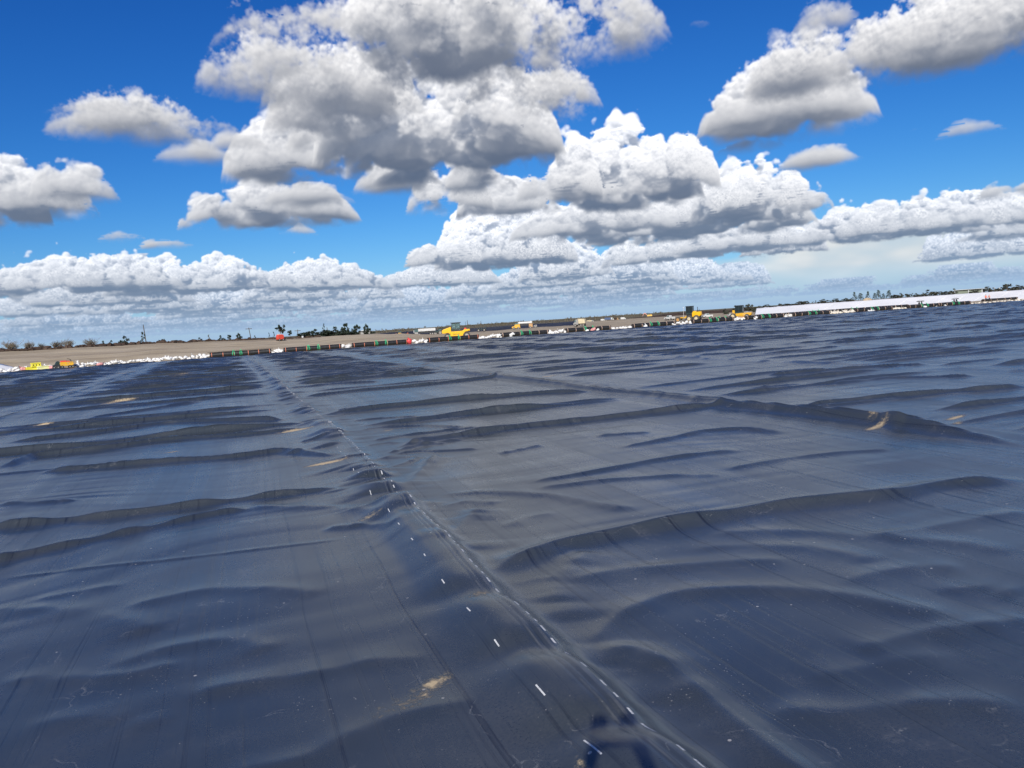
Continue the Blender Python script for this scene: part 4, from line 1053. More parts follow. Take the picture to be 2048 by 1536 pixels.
# single drum roller by the white bank
X_, Y_ = at(1483, 117); s = mpp(X_, Y_)*1.04
o = empty('drum_roller', (X_, Y_, 0), facing(1483)-.25, 'yellow drum roller with dark green cab at the left end of the white bank', 'road roller')
MB().prism([q(-11, 6), q(-11, 11.2), q(18, 12), q(19, 11), q(18.5, 7), q(15, 6)], -5*s, 5*s).build('body', M['yellow'], o, bevel=.05)
MB().prism([q(-6, 2.8), q(-8, 6), q(14, 6), q(9, 2.2), q(1, 1.6)], -4.4*s, 4.4*s).build('underside', M['ochre'], o)
MB().prism([q(6, 12), q(6, 14), q(11, 14.4), q(15.5, 12)], -4*s, 4*s).build('engine_cover', M['grey'], o)
cab(o, *q(-11.5, 3), *q(-4.5, 4.5), *q(11.6, 26.5), .06, glass='black_glass')
MB().box(*q(-17, -12), *q(-4.6, 4.6), *q(10, 17.5), .5*s, .2*s).build('front_frame', M['yellow'], o)
for y in (-5, 5): wheel(o, -15.5*s, y*s, 6*s, 6*s, 4.2*s, rim='cream')
for y in (-5, 5): wheel(o, 11*s, y*s, 4.6*s, 4.6*s, 3.6*s)
MB().tube(q(5, -3, 20), q(6, -3.6, 25), .35*s).build('mirror_arm', M['dark'], o)
text_mesh('lettering', 'CO', 3.6*s, M['cream'], o, q(6, -5.1, 7.6))
# amphibious buggy
X_, Y_ = at(123.5, EDGE-.5); s = mpp(X_, Y_)
o = empty('amphibious_buggy', (X_, Y_, 0), facing(123)+.05, 'yellow eight wheeled amphibious buggy with red seat and black screen, among the bags', 'buggy')
MB().prism([q(-5, 5), q(-6.5, 10), q(-5.5, 12.8), q(17, 12.6), q(18, 10), q(17, 5)], -9*s, 9*s).build('hull', M['yellow'], o, bevel=.03)
MB().prism([q(-19, 4.8), q(-19, 7.2), q(-15.5, 8.2), q(-4.6, 8), q(-4.6, 4.6)], -8.6*s, 8.6*s).build('nose', M['dark'], o, bevel=.03)
MB().prism([q(-15.2, 8.2), q(-12, 14.2), q(-8.5, 15.4), q(-6, 13), q(-4.4, 8.2)], -7.5*s, 7.5*s).build('screen', M['green_dark'], o)
MB().box(*q(-5, 6), *q(-6.5, 6.5), *q(12.6, 15.6), .4*s, .4*s).build('seat', M['red'], o, bevel=.03)
MB().box(*q(6.2, 12), *q(-6.5, 6.5), *q(12.6, 14.8), .3*s, .3*s).build('rear_seat', M['red'], o, bevel=.03)
MB().box(*q(9, 18.5), *q(-9.3, 9.3), *q(10.9, 11.5)).build('side_rail', M['ochre'], o)
rb = MB()
for y in (-6, 6): rb.path([q(15, y, 12.5), q(12.5, y, 17.5), q(8, y, 19)], .4*s)
rb.tube(q(8, -6, 19), q(8, 6, 19), .4*s).build('roll_bar', M['dark'], o)
for x in (-16.5, -9.5, -2.5, 4.5, 11, 16): 
    if x in (4.5,): continue
    for y in (-8, 8): wheel(o, x*s, y*s, 3.1*s, 3.1*s, 3.2*s, 'tyre_black', 'rim', .4)
# red compactor trailer on the slope
X_, Y_ = at(560, 127); s = mpp(X_, Y_); zb = float(ground_z(X_, Y_))
o = empty('red_generator', (X_, Y_, zb-.02), facing(560)+.5, 'red engine trailer with white top standing on the earth slope below the tall gum tree', 'trailer')
MB().prism([q(-6.5, 3), q(-7, 9), q(-5, 13), q(4, 13), q(6.5, 11), q(6.5, 3)], -4.5*s, 4.5*s).build('body', M['red'], o, bevel=.05)
MB().box(*q(-4.5, 2), *q(-3, 3), *q(13, 14.4)).build('top_cover', M['white'], o)
MB().box(*q(4.5, 8), *q(-3.5, 3.5), *q(2.5, 8)).build('radiator', M['dark'], o)
for x in (-4, 4):
    for y in (-4.2, 4.2): wheel(o, x*s, y*s, 2.4*s, 2.4*s, 1.6*s, 'tyre_black')
MB().tube(q(7, 0, 2.6), q(13, 0, 1.6), .5*s).build('drawbar', M['dark'], o)
# small white ball tank
X_, Y_ = at(605, 136); s = mpp(X_, Y_)
o = empty('round_tank', (X_, Y_, float(ground_z(X_, Y_))), 0, 'small round white tank on the crest left of the dark hedge', 'tank')
MB().ball((0, 0, 2.2*s), 2.3*s, 14, 8).build('vessel', M['white'], o, smooth=True); MB().box(*q(-1.5, 1.5), *q(-1.5, 1.5), -.1, .5*s).build('base', M['grey'], o)
# far machines in front of the black bank
X_, Y_ = at(799, 205); s = mpp(X_, Y_)
o = empty('skid_loader', (X_, Y_, 0), facing(799), 'small yellow loader with black cage beside orange posts before the black bank', 'loader')
MB().prism([q(-4.5, 1.5), q(-4.5, 6), q(-2.5, 8.5), q(3, 8), q(4, 5), q(4, 1.5)], -3*s, 3*s).build('body', M['yellow'], o, bevel=.05)
cab(o, *q(-3, 3.2), *q(-2.6, 2.6), *q(7.6, 12.2), .05)
for x in (-2.6, 2.6):
    for y in (-3, 3): wheel(o, x*s, y*s, 2*s, 2*s, 1.4*s)
MB().prism([q(-6.2, .5), q(-6, 3), q(-4.6, 3.6), q(-4.6, .5)], -3.2*s, 3.2*s).build('bucket', M['dark'], o)
for i, (px, h, lab) in enumerate(((791.5, 7.5, 'orange marker post left of the small yellow loader'), (815, 7.5, 'orange marker post right of the small yellow loader'), (812, 6, 'short white and orange marker post near the small loader'))):
    X_, Y_ = at(px, 206); s = mpp(X_, Y_)
    o = empty('marker_post', (X_, Y_, 0), 0, lab, 'marker post', 'marker posts before the black bank')
    MB().tube((0, 0, 0), (0, 0, h*s*.6), .55*s, .5*s).build('post', M['white'] if i == 2 else M['orange'], o); MB().tube((0, 0, h*s*.6), (0, 0, h*s), .6*s, .55*s).build('post_top', M['orange'], o)
    MB().box(-.9*s, .9*s, -.9*s, .9*s, 0, .4*s).build('foot', M['dark'], o)
X_, Y_ = at(832, 206); s = mpp(X_, Y_)
o = empty('bulldozer', (X_, Y_, 0), facing(832), 'grey bulldozer seen from the front with a wide white blade', 'bulldozer')
MB().prism([q(-7.2, .6), q(-7.2, 3.4), q(7.2, 3.4), q(7.2, .6)], -5.6*s, -4.9*s).build('blade', M['white'], o)
MB().box(*q(-3.5, 3.5), *q(-4, 5), *q(2, 7)).build('hood', M['grey'], o, bevel=.05)
cab(o, *q(-4, 4), *q(-1, 4), *q(6, 13.5), .05)
MB().box(*q(-5.2, -4.1), *q(-3, 3), *q(6.5, 11)).build('side_tank', M['white'], o)
for x in (-4.6, 4.6): MB().box(*q(x-1, x+1), *q(-5, 5.5), *q(0, 4), .0, 1.2*s).build('track', M['dark'], o)
X_, Y_ = at(853, 210); s = mpp(X_, Y_)
o = empty('flatbed_trailer', (X_, Y_, 0), facing(853)-.02, 'long white box trailer parked before the black bank left of the roller', 'trailer')
MB().box(*q(-17.5, 17.5), *q(-5, 5), *q(7.8, 13.2)).build('box_body', M['white'], o, bevel=.04)
MB().box(*q(-16.5, 17), *q(-3, 3), *q(4.5, 7.8)).build('chassis', M['dark'], o)
for x in (7, 11, 15):
    for y in (-4, 4): wheel(o, x*s, y*s, 2.3*s, 2.3*s, 1.6*s, 'tyre_black')
for y in (-2, 2): MB().box(*q(-13, -12), *q(y-.4, y+.4), *q(0, 4.5)).build('landing_leg', M['dark'], o)
X_, Y_ = at(878, 190); s = mpp(X_, Y_)
o = empty('tractor', (X_, Y_, 0), facing(878)-.4, 'dark tractor with big dusty wheels, just left of the golden roller', 'tractor')
MB().box(*q(-9, 0), *q(-2, 2), *q(4.5, 8.5), .6*s, .3*s).build('hood', M['green_dark'], o, bevel=.04)
cab(o, *q(-1, 6), *q(-2.6, 2.6), *q(5.5, 13), .08)
for y in (-3.4, 3.4): wheel(o, 3.6*s, y*s, 4.6*s, 4.6*s, 2.2*s); wheel(o, -6*s, y*s, 3*s, 3*s, 1.8*s)
MB().tube(q(-5, 1, 8.5), q(-5, 1, 12.5), .35*s).build('exhaust', M['dark'], o)
X_, Y_ = at(963, 200); s = mpp(X_, Y_)
o = empty('disc_plough', (X_, Y_, 0), facing(963)-.3, 'dark folded farm implement with wheels right of the golden roller', 'implement')
MB().box(*q(-9, 9), *q(-1, 1), *q(4, 5.4)).build('tool_bar', M['green_dark'], o)
for x in (-8, -4, 0, 4, 8): MB().box(*q(x-.5, x+.5), *q(-3, 3), *q(2.5, 9.5+1.2*math.sin(x)), .1*s, 1.6*s).build('folded_wing', M['green_dark'], o)
for x in (-6, 6): wheel(o, x*s, -2.6*s, 3*s, 3*s, 1.8*s, 'tyre_black')
# yellow water cart with white tank
X_, Y_ = at(1047, 205); s = mpp(X_, Y_)
o = empty('water_cart', (X_, Y_, 0), facing(1047), 'long water cart with white tank between a yellow tractor unit and ochre rear', 'water cart')
MB().prism([q(-24, 2), q(-24, 5), q(-19, 6.2), q(-18, 9), q(-8, 9.5), q(-7, 2)], -4*s, 4*s).build('front_unit', M['yellow'], o, bevel=.05)
cab(o, *q(-18, -11), *q(-3, 3), *q(8.2, 13), .05)
MB().tube(q(-12, 0, 11.6), q(17, 0, 11.6), 2.3*s, 2.3*s, 14).build('tank', M['white'], o, smooth=False)
MB().ball(q(14.5, 0, 14), 1.4*s).build('tank_cap', M['white'], o)
MB().box(*q(10, 18), *q(-4, 4), *q(2, 9.3), .4*s, .3*s).build('rear_unit', M['ochre'], o, bevel=.05)
MB().box(*q(-8, 11), *q(-1.2, 1.2), *q(6, 7.6)).build('frame', M['dark'], o)
MB().prism([q(19.5, 2), q(20, 5.5), q(26, 6.5), q(26.5, 3), q(25, 1.5)], -3*s, 3*s).build('pump', M['grey'], o)
for x in (-20, -11, 13, 23):
    for y in (-4, 4): wheel(o, x*s, y*s, 2.2*s, 2.2*s, 2*s)
# cream dump truck
X_, Y_ = at(1159, 165); s = mpp(X_, Y_)
o = empty('dump_truck', (X_, Y_, 0), facing(1159)-.3, 'cream dump truck with grey cab, alone on the bare earth', 'dump truck')
MB().prism([q(-1.5, 6), q(-2, 14.5), q(-3.5, 15.4), q(-3, 16), q(11.5, 15), q(12, 6)], -5*s, 5*s).build('tipper_body', M['cream'], o, bevel=.06)
MB().prism([q(-12.5, 4), q(-12.5, 7.5), q(-10, 9), q(-8, 14.5), q(-2.2, 15), q(-2.2, 4)], -4.4*s, 4.4*s).build('cab', M['grey'], o, bevel=.06)
MB().box(*q(-9.6, -6.5), *q(-4.46, 4.46), *q(9.5, 13.2), .4*s).build('window', M['glass'], o)
MB().box(*q(-11, 11.5), *q(-3, 3), *q(3, 6)).build('chassis', M['dark'], o)
for x in (-8.5, 3.5, 8.5):
    for y in (-4.2, 4.2): wheel(o, x*s, y*s, 2.8*s, 2.8*s, 2*s)
# pick-up trucks
def pickup(px, Y, wpx, turn, lab, paint='white'):
    X_, Y_ = at(px, Y); s = mpp(X_, Y_)*wpx/21
    o = empty('pickup_truck', (X_, Y_, 0), facing(px)+turn, lab, 'pickup truck', 'parked pickup trucks')
    def q(*v): return tuple(a*s for a in v)
    MB().prism([q(-10.5, 2), q(-10.5, 5), q(-6, 5.6), q(-5, 6), q(10.5, 6), q(10.5, 2)], -3.8*s, 3.8*s).build('body', M[paint], o, bevel=.05)
    c = MB().prism([q(-5.4, 5.8), q(-3.2, 8.8), q(2.4, 9), q(3.2, 5.8)], -3.4*s, 3.4*s).build('cab', M[paint], o, bevel=.04)
    MB().prism([q(-4.4, 6.3), q(-2.9, 8.4), q(1.9, 8.5), q(2.4, 6.3)], -3.45*s, 3.45*s).build('window', M['glass'], c)
    MB().box(*q(4, 10), *q(-3.3, 3.3), *q(5.8, 6.3)).build('tray', M['dark'], o)
    for x in (-6.5, 6.5):
        for y in (-3.3, 3.3): wheel(o, x*s, y*s, 2*s, 2*s, 1.3*s, 'tyre_black')
    MB().box(*q(-10.8, -10.4), *q(-3.4, 3.4), *q(2.2, 3.6)).build('bumper', M['dark'], o)
    return o
pickup(1338.5, 175, 22, -.7, 'white pickup truck left of the road grader')
pickup(1414, 165, 21, .5, 'white pickup truck parked right of the road grader')
pickup(1459, 165, 12, -.9, 'white pickup truck half hidden left of the drum roller')
# vehicles on the skyline
def lorry(px, Y, wpx, hpx, cabm, boxm, lab):
    X_, Y_ = at(px, Y); s = mpp(X_, Y_)*wpx/20; h = hpx/wpx*20
    o = empty('lorry', (X_, Y_, -.02), facing(px), lab, 'lorry', 'lorries on the far ground')
    def q(*v): return tuple(a*s for a in v)
    MB().box(*q(-10, 3.5), *q(-4, 4), *q(2.4, h)).build('cargo_box', M[boxm], o)
    c = MB().prism([q(4, 1.5), q(4, h*.95), q(8, h*.9), q(9.8, h*.5), q(10, 1.5)], -3.8*s, 3.8*s).build('cab', M[cabm], o)
    MB().box(*q(6, 9), *q(-3.9, 3.9), *q(h*.55, h*.85), .8*s).build('window', M['glass'], c)
    for x in (-7, 6.5):
        for y in (-3.6, 3.6): wheel(o, x*s, y*s, 1.8*s, 1.8*s, 1.4*s, 'tyre_black')
lorry(1218, 300, 18, 6.5, 'white', 'blue', 'blue boxed lorry with white cab on the far ground')
lorry(1246, 300, 10, 5, 'white', 'white', 'small white lorry at the right of the blue boxed lorry')
lorry(1205, 310, 8, 4, 'white', 'white', 'small white lorry at the left of the blue boxed lorry')
lorry(1180, 290, 14, 3.6, 'white', 'cream', 'long low pale lorry just right of the cream dump truck')
lorry(1232, 304, 9, 5, 'ochre', 'soil', 'brown loaded lorry between the blue and white lorries')
X_, Y_ = at(1296, 322); s = mpp(X_, Y_)
o = empty('excavator', (X_, Y_, .2), facing(1296), 'small yellow excavator with raised boom far off on the skyline', 'excavator')
MB().box(*q(-2, 8), *q(-3, 3), *q(2.2, 5.2), .4*s, .3*s).build('house', M['yellow'], o)
MB().box(*q(-2, 1.6), *q(-3.1, 0), *q(5.2, 7.6), .3*s).build('cab', M['glass'], o)
MB().path([q(-2, 0, 4.5), q(-6, 0, 8.8), q(-9, 0, 7)], .7*s).build('boom', M['hivis_pale'], o); MB().path([q(-9, 0, 7), q(-11, 0, 2.5)], .5*s).build('stick', M['hivis_pale'], o)
MB().prism([q(-12.2, .8), q(-12, 2.8), q(-10.4, 3), q(-10, 1.2)], -1.3*s, 1.3*s).build('bucket', M['dark'], o)
for y in (-2.4, 2.4): MB().prism([q(-4, .6), q(-3, 0), q(6, 0), q(7, .6), q(7, 1.6), q(6, 2.2), q(-3, 2.2), q(-4, 1.6)], y*s-.7*s, y*s+.7*s).build('track', M['dark'], o)
# ------------------------------------------------------------------ shed behind the white bank
Y0 = 300; xa, xb = at(1914, Y0)[0], at(1960, Y0)[0]; s = mpp((xa+xb)/2, Y0); zt = zat(1937, 577.5, Y0)
ZS = float(np.interp(1937, *WB_TOP))-.1; zt -= ZS
o = empty('farm_shed', ((xa+xb)/2, Y0, ZS), facing(1940)+.0, 'green grey farm shed with pale flat roof beyond the white bank', 'shed')
w = (xb-xa)/2*.75
MB().box(-w, w, 0, 14, 0, zt-1.6*s).build('wall', M['shed'], o)
MB().box(-w-12*s*.5, -w-.02, 1, 13, 0, zt-3.4*s).build('side_wing', M['green_dark'], o)
MB().prism([(-w-13*s*.5, zt-3.4*s), (-w-1*s, zt-1.6*s), (w+9*s, zt-1.5*s), (w+9*s, zt-.9*s), (-w-1*s, zt-.6*s)], -1, 15).build('roof', M['roof'], o)
MB().box(w+.02, w+10*s*.5, 1, 12, 0, zt-2.2*s).build('dark_bay', M['dark'], o)
for t in (-1, .0, .98): MB().box(t*w-.25, t*w+.25, -.25, -.02, 0, zt-1.7*s).build('downpipe', M['roof'], o)
for i, px in enumerate((1989, 1999)):
    x, y = at(px, 280); s2 = mpp(x, y); zt2 = zat(px, 575, y)-ZS
    o = empty('white_post', (x, y, ZS), 0, ('left' if i == 0 else 'right')+' one of two white gate posts between the shed and the dark trees', 'post', 'white posts near the shed')
    MB().box(-.65*s2, .65*s2, -.5*s2, .5*s2, 0, zt2-.4).build('shaft', M['white'], o); MB().box(-.9*s2, .9*s2, -.7*s2, .7*s2, zt2-.4, zt2).build('cap', M['white'], o)
x, y = at(730, 260); s = mpp(x, y)
o = empty('grey_shed', (x, y, float(ground_z(x, y))-.2), facing(730), 'low grey roofed shed half hidden between the round trees on the left skyline', 'shed')
zt = zat(730, 660.5, y)
MB().box(-9*s, 9*s, 0, 8, 0, zt-1.6*s).build('wall', M['grey'], o); MB().prism([(-10*s, zt-1.8*s), (-5*s, zt), (6*s, zt), (10*s, zt-1.8*s)], -.6, 8.6).build('roof', M['roof'], o)
# sand heap by the pines
x, y = at(1735, 200); s = mpp(x, y); zt = zat(1735, 593.5, y)
b = MB().ball((0, 0, 0), 1, 16, 8, (15*s, 7*s, zt)); rs = random.Random(8); b.v = [(p[0]*rs.uniform(.9, 1.1), p[1]*rs.uniform(.9, 1.1), p[2]*rs.uniform(.82, 1.0)) for p in b.v]
o = b.build('sand_heap', M['sandheap'], smooth=True); o.location = (x, y, 0); tag(o, 'beige sand heap rising behind the white bank among the pines', 'sand heap')
# ------------------------------------------------------------------ poles
for i, (px, top, Y, lean, arm, lab) in enumerate(((292, 650, 260, -.06, 0, 'tall bare leaning pole beside the sparse tree on the left crest'), (501, 655, 300, -.12, 1, 'leaning utility pole with a short crossarm left of the red trailer'), (596, 659, 300, .0, 1, 'upright utility pole with crossarm at the left of the dark hedge'), (655, 655, 320, 0, 0, 'thin short pole rising out of the dark hedge'), (935, 641, 330, 0, 0, 'thin pole rising behind the rear of the golden roller'), (962, 643, 330, 0, 0, 'thin pole above the dark folded implement'))):
    x, y = at(px, Y); s = mpp(x, y); zt = zat(px, top, y)
    o = empty('utility_pole', (x, y, 0), facing(px), lab, 'pole', 'poles along the skyline')
    MB().tube((-lean*zt*.6, 0, -.3), (lean*zt*.4, 0, zt), .16, .11, 8).build('shaft', M['pole'], o)
    if arm: MB().box(lean*zt*.4-1.1, lean*zt*.4+1.1, -.08, .08, zt-.55, zt-.35).build('crossarm', M['pole'], o)
    else: MB().tube((lean*zt*.4, 0, zt), (lean*zt*.4, 0, zt+.25), .05).build('spike', M['dark'], o)
# ------------------------------------------------------------------ trees and shrubs
def leaf_quads(b, r, c, R, n, size):
    for _ in range(n):
        d = Vector((r.gauss(0, 1), r.gauss(0, 1), r.gauss(0, 1))).normalized()*R*r.random()**.45
        p = Vector(c)+Vector((d.x, d.y, d.z*.75))
        u = Vector((r.gauss(0, 1), r.gauss(0, 1), r.gauss(0, .8))).normalized(); w = u.orthogonal().normalized(); w.rotate(Matrix.Rotation(r.uniform(0, 6.28), 3, u))
        s1, s2 = size*r.uniform(.5, 1.3), size*r.uniform(.35, .8)
        b.add([p-u*s1, p+w*s2, p+u*s1, p-w*s2*.8], [(0, 1, 2, 3)])
def tree_parts(kind, seed):
    """unit tree: one high, about one across -> trunk mesh, crown mesh"""
    r = random.Random(seed); t, c = MB(), MB(); cl = []
    if kind == 'gum':                                               # bare stem, separate umbrella clumps
        top = (r.uniform(-.05, .05), 0, .62); t.tube((0, 0, -.06), (.01, 0, .35), .032, .022, 6).tube((.01, 0, .35), top, .022, .012, 5)
        for i in range(11):
            a = r.uniform(0, 6.28); R = r.uniform(.05, .34); z = r.uniform(.5, .92)-(R*.25); p = (R*math.cos(a), R*math.sin(a), z); cl.append((p, r.uniform(.09, .16)))
            t.tube((top[0]*.7, 0, r.uniform(.3, .58)), p, .011, .004, 4)
        for p, R in cl: leaf_quads(c, r, p, R, 36, .062)
    elif kind == 'thin':
        t.tube((0, 0, -.06), (.03, 0, .8), .03, .008, 5)
        for i in range(8):
            z = .35+.6*i/7; a = r.uniform(0, 6.28); R = r.uniform(.05, .3)*(1.1-z*.5); p = (R*math.cos(a), R*math.sin(a), z); t.tube((.02, 0, z-.1), p, .008, .003, 4); leaf_quads(c, r, p, r.uniform(.07, .14), 24, .055)
    elif kind == 'pine':
        t.tube((0, 0, -.06), (0, 0, .95), .03, .006, 6)
        for i in range(15):
            z = .2+.76*i/14; R = .40*(1-z)**.75+.05
            for j in range(5):
                a = r.uniform(0, 6.28); q_ = R*r.uniform(.5, 1.0); leaf_quads(c, r, (q_*math.cos(a), q_*math.sin(a), z+r.uniform(-.03, .03)), .085, 8, .04)
    elif kind == 'bush':
        for i in range(4): t.tube((r.uniform(-.1, .1), r.uniform(-.1, .1), -.06), (r.uniform(-.25, .25), r.uniform(-.25, .25), .55), .022, .008, 5)
        for i in range(20):
            a = r.uniform(0, 6.28); R = .40*math.sqrt(r.random()); z = .1+.72*r.random()*(1-(R/.48)**2*.7)
            leaf_quads(c, r, (R*math.cos(a), R*math.sin(a), z), r.uniform(.11, .18), 30, .075)
    else:                                                           # round crown on a short trunk
        t.tube((0, 0, -.06), (.01, 0, .5), .035, .02, 6)
        for i in range(22):
            a = r.uniform(0, 6.28); z = r.uniform(.28, .9); R = r.uniform(.1, .42)*math.sqrt(max(.05, 1-((z-.56)/.42)**2))
            p = (R*math.cos(a), R*math.sin(a), z); leaf_quads(c, r, p, r.uniform(.10, .16), 28, .072)
            if i % 3 == 0: t.tube((.01, 0, .42), p, .010, .004, 4)
    return t.mesh('trunk'), c.mesh('crown')
def bare_parts(seed):
    r = random.Random(seed); t, c = MB(), MB()
    for i in range(12):
        a = r.uniform(0, 6.28); p0 = Vector((r.uniform(-.18, .18), r.uniform(-.12, .12), -.05)); d = Vector((math.cos(a)*r.uniform(.1, .5), math.sin(a)*.3, r.uniform(.55, .9)))
        p1 = p0+d*.55; t.tube(p0, p1, .014, .009, 4, False)
        for j in range(6):
            q0 = p0+d*r.uniform(.2, .55); q1 = q0+Vector((r.uniform(-.25, .25), r.uniform(-.2, .2), r.uniform(.12, .42))); c.tube(q0, q1, .007, .004, 3, False)
            for k in range(6):
                s0 = q0.lerp(q1, r.uniform(.3, 1)); c.tube(s0, s0+Vector((r.uniform(-.14, .14), r.uniform(-.1, .1), r.uniform(.02, .2))), .0045, .003, 3, False)
    return t.mesh('trunk'), c.mesh('crown')
TM = {k: [tree_parts(k, 40+i*7+len(k)) for i in range(3)] for k in ('gum', 'thin', 'pine', 'bush', 'round')}
TM['bare'] = [bare_parts(60+i) for i in range(3)]
LEAFM = {}
def tree(px, top, wpx, kind, leaf, Y, label, group, zbase=None):
    x, y = at(px, Y); s = mpp(x, y); z0 = -.1 if zbase is None else zbase
    h = (zat(px, top, Y)-z0)*(1.25 if kind == 'bush' else 1.0)
    if h < .5: h = .5
    o = empty({'gum': 'gum_tree', 'thin': 'slender_tree', 'pine': 'pine_tree', 'bush': 'bush', 'round': 'round_tree', 'bare': 'bare_shrub'}[kind], (x, y, z0), rr.uniform(0, 6.28), label, 'shrub' if kind in ('bush', 'bare') else 'tree', group)
    v = rr.randrange(3); tm, cm = TM[kind][v]
    key = (kind, v, leaf)
    if key not in LEAFM:
        a, b = tm.copy(), cm.copy(); a.materials.append(M['twig' if kind == 'bare' else 'bark']); b.materials.append(M[leaf]); LEAFM[key] = (a, b)
    tm, cm = LEAFM[key]
    for me, nm in ((tm, 'trunk'), (cm, 'crown')): link_mesh(nm, me, None, o)
    o.scale = (wpx*s*1.0, wpx*s*1.0, h)
    return o
gz = lambda px, Y: float(ground_z(at(px, Y)[0], Y))-.15
for px, top, w, lab in ((24, 674, 50, 'wide bare shrub at the far left end of the crest'), (60, 676, 30, 'tall bare twiggy shrub, second from the left on the crest'), (86, 681, 24, 'low bare shrub, third from the left on the crest'),
                        (113, 677, 36, 'bare brown shrub above the amphibious buggy'), (137, 672, 34, 'rounded bare shrub, right of the buggy and fifth on the crest'), (180, 671, 40, 'pale bare shrub, rightmost of the leafless ones on the crest'),
                        (-30, 676, 40, 'bare shrub just beyond the left edge of the crest')):
    tree(px, top, w, 'bare', 'twig', 141, lab, 'bare shrubs on the left crest', gz(px, 141))
g1 = 'dark trees behind the left crest'
for px, top, w, kind, leaf, lab in (
    (209, 683, 17, 'bush', 'leaf_dark', 'low dark bush, left half of a pair right of the bare shrubs'), (223, 682, 17, 'bush', 'leaf_dark', 'low dark bush, right half of a pair right of the bare shrubs'),
    (253, 674, 29, 'bush', 'leaf_dark', 'broad dark rounded bush left of the leaning pole'), (275, 684, 6, 'bush', 'leaf_dark', 'tiny dark bush just left of the leaning pole'), (287, 663, 18, 'thin', 'leaf_dark', 'sparse dark tree right beside the tall leaning pole'),
    (325, 677, 14, 'round', 'leaf_dark', 'small dark round tree right of the leaning pole'), (401, 676, 18, 'bush', 'leaf_dark', 'dark domed bush left of the pale dead tree'), (419, 669, 11, 'thin', 'leaf_pale', 'pale nearly leafless tree on the left skyline'),
    (443, 672, 16, 'bush', 'leaf_dark', 'flat dark bush right of the pale dead tree'), (459, 666, 11, 'gum', 'leaf_dark', 'small gum tree at the right of the flat dark bush'), (478, 666, 15, 'round', 'leaf_dark', 'dark ragged tree left of the leaning utility pole'),
    (511, 672, 10, 'bush', 'leaf_grey', 'faint grey bush right of the leaning utility pole'), (538.5, 665, 6, 'thin', 'leaf_dark', 'tiny slender tree, left of two beside the tall gum tree'), (548, 663, 7, 'thin', 'leaf_dark', 'tiny slender tree, right of two beside the tall gum tree'),
    (561, 645, 25, 'gum', 'leaf_dark', 'tall dark gum tree with open crown behind the red trailer'), (580.5, 657, 13, 'gum', 'leaf_dark', 'half size gum tree right of the tall gum tree'), (648, 647, 9, 'thin', 'leaf_dark', 'slender tree standing high above the dark hedge'),
    (692, 646, 20, 'round', 'leaf_dark', 'tall dark round tree at the right end of the hedge'), (713, 649, 20, 'round', 'leaf_dark', 'dark round tree left of the grey shed roof'), (733, 648, 19, 'round', 'leaf_dark', 'dark round tree right behind the grey shed roof'),
    (743, 657.5, 15, 'bush', 'leaf_dark', 'dense dark ball shaped bush, last of the dark trees')):
    tree(px, top, w, kind, leaf, 250, lab, g1, gz(px, 250)-.1)
for px, top, w, lab in ((606, 664.5, 30, 'left end of the dark hedge by the white tank'), (621, 661.5, 38, 'second dark bush of the hedge from its left end'), (637, 659, 38, 'third dark bush of the hedge, left of the slender tree'), (653, 659, 38, 'dark hedge bush under the slender tree'),
                        (668, 655.5, 34, 'high dark hedge bush right of the slender tree'), (682, 659, 34, 'dark hedge bush left of the tall round tree'), (699, 662, 36, 'low dark hedge bush between the tall round trees')):
    for d in (0,): tree(px, top, w, 'bush', 'leaf_dark', 242, lab, 'bushes of the dark hedge', gz(px, 242)-.1+.3)
g2 = 'grey green trees behind the white bank'
RT = [(1450, 619, 12, 'bush'), (1472, 613, 14, 'bush'), (1496, 609, 15, 'round'), (1506, 611, 12, 'bush'), (1520, 613, 15, 'bush'), (1534, 610, 13, 'round'), (1546, 612, 14, 'bush'), (1560, 608, 9, 'round'), (1574, 608, 18, 'bush'), (1589, 608, 15, 'bush'),
      (1601, 603, 17, 'bush'), (1612, 603, 14, 'round'), (1625.5, 604, 7, 'thin'), (1631, 602, 7, 'thin'), (1645, 600, 20, 'bush'), (1660, 603, 12, 'bush'), (1672, 598, 12, 'round'), (1682, 600, 12, 'bush'), (1692, 597, 12, 'round'), (1701, 598, 11, 'bush'),
      (1790, 590, 16, 'bush'), (1801, 588, 14, 'bush'), (1815, 588, 12, 'round'), (1824, 587, 7, 'thin'), (1834, 588, 13, 'bush'), (1848, 587, 10, 'bush'), (1861, 581, 21, 'bush'), (1879, 584, 15, 'round'), (1892, 583, 15, 'bush'), (1905, 579, 14, 'bush'),
      (1948, 580, 16, 'bush'), (1974, 574, 10, 'round'), (1984, 577, 13, 'bush'), (1995, 577, 9, 'round'), (2003, 576, 12, 'bush'), (2014, 566, 15, 'gum'), (2020, 572, 25, 'bush'), (2040, 571.5, 24, 'bush'), (2062, 570, 24, 'bush'), (2085, 566, 26, 'round')]
size_word = {'bush': 'spreading grey green bush', 'round': 'round grey green tree', 'thin': 'slender grey tree', 'gum': 'tall grey gum tree'}
seen = {}
spots = [(1440, 1480, 'left of the drum roller cab'), (1480, 1530, 'at the left tip of the white bank'), (1530, 1610, 'on the left third of the white bank'), (1610, 1670, 'left of the pines above the white bank'), (1670, 1706, 'close to the left pine'),
         (1780, 1830, 'just right of the pines'), (1830, 1870, 'between the pines and the shed'), (1870, 1912, 'close to the left end of the shed'), (1912, 1970, 'in front of the shed wall'), (1970, 2008, 'by the white gate posts'), (2008, 2100, 'at the right end of the white bank')]
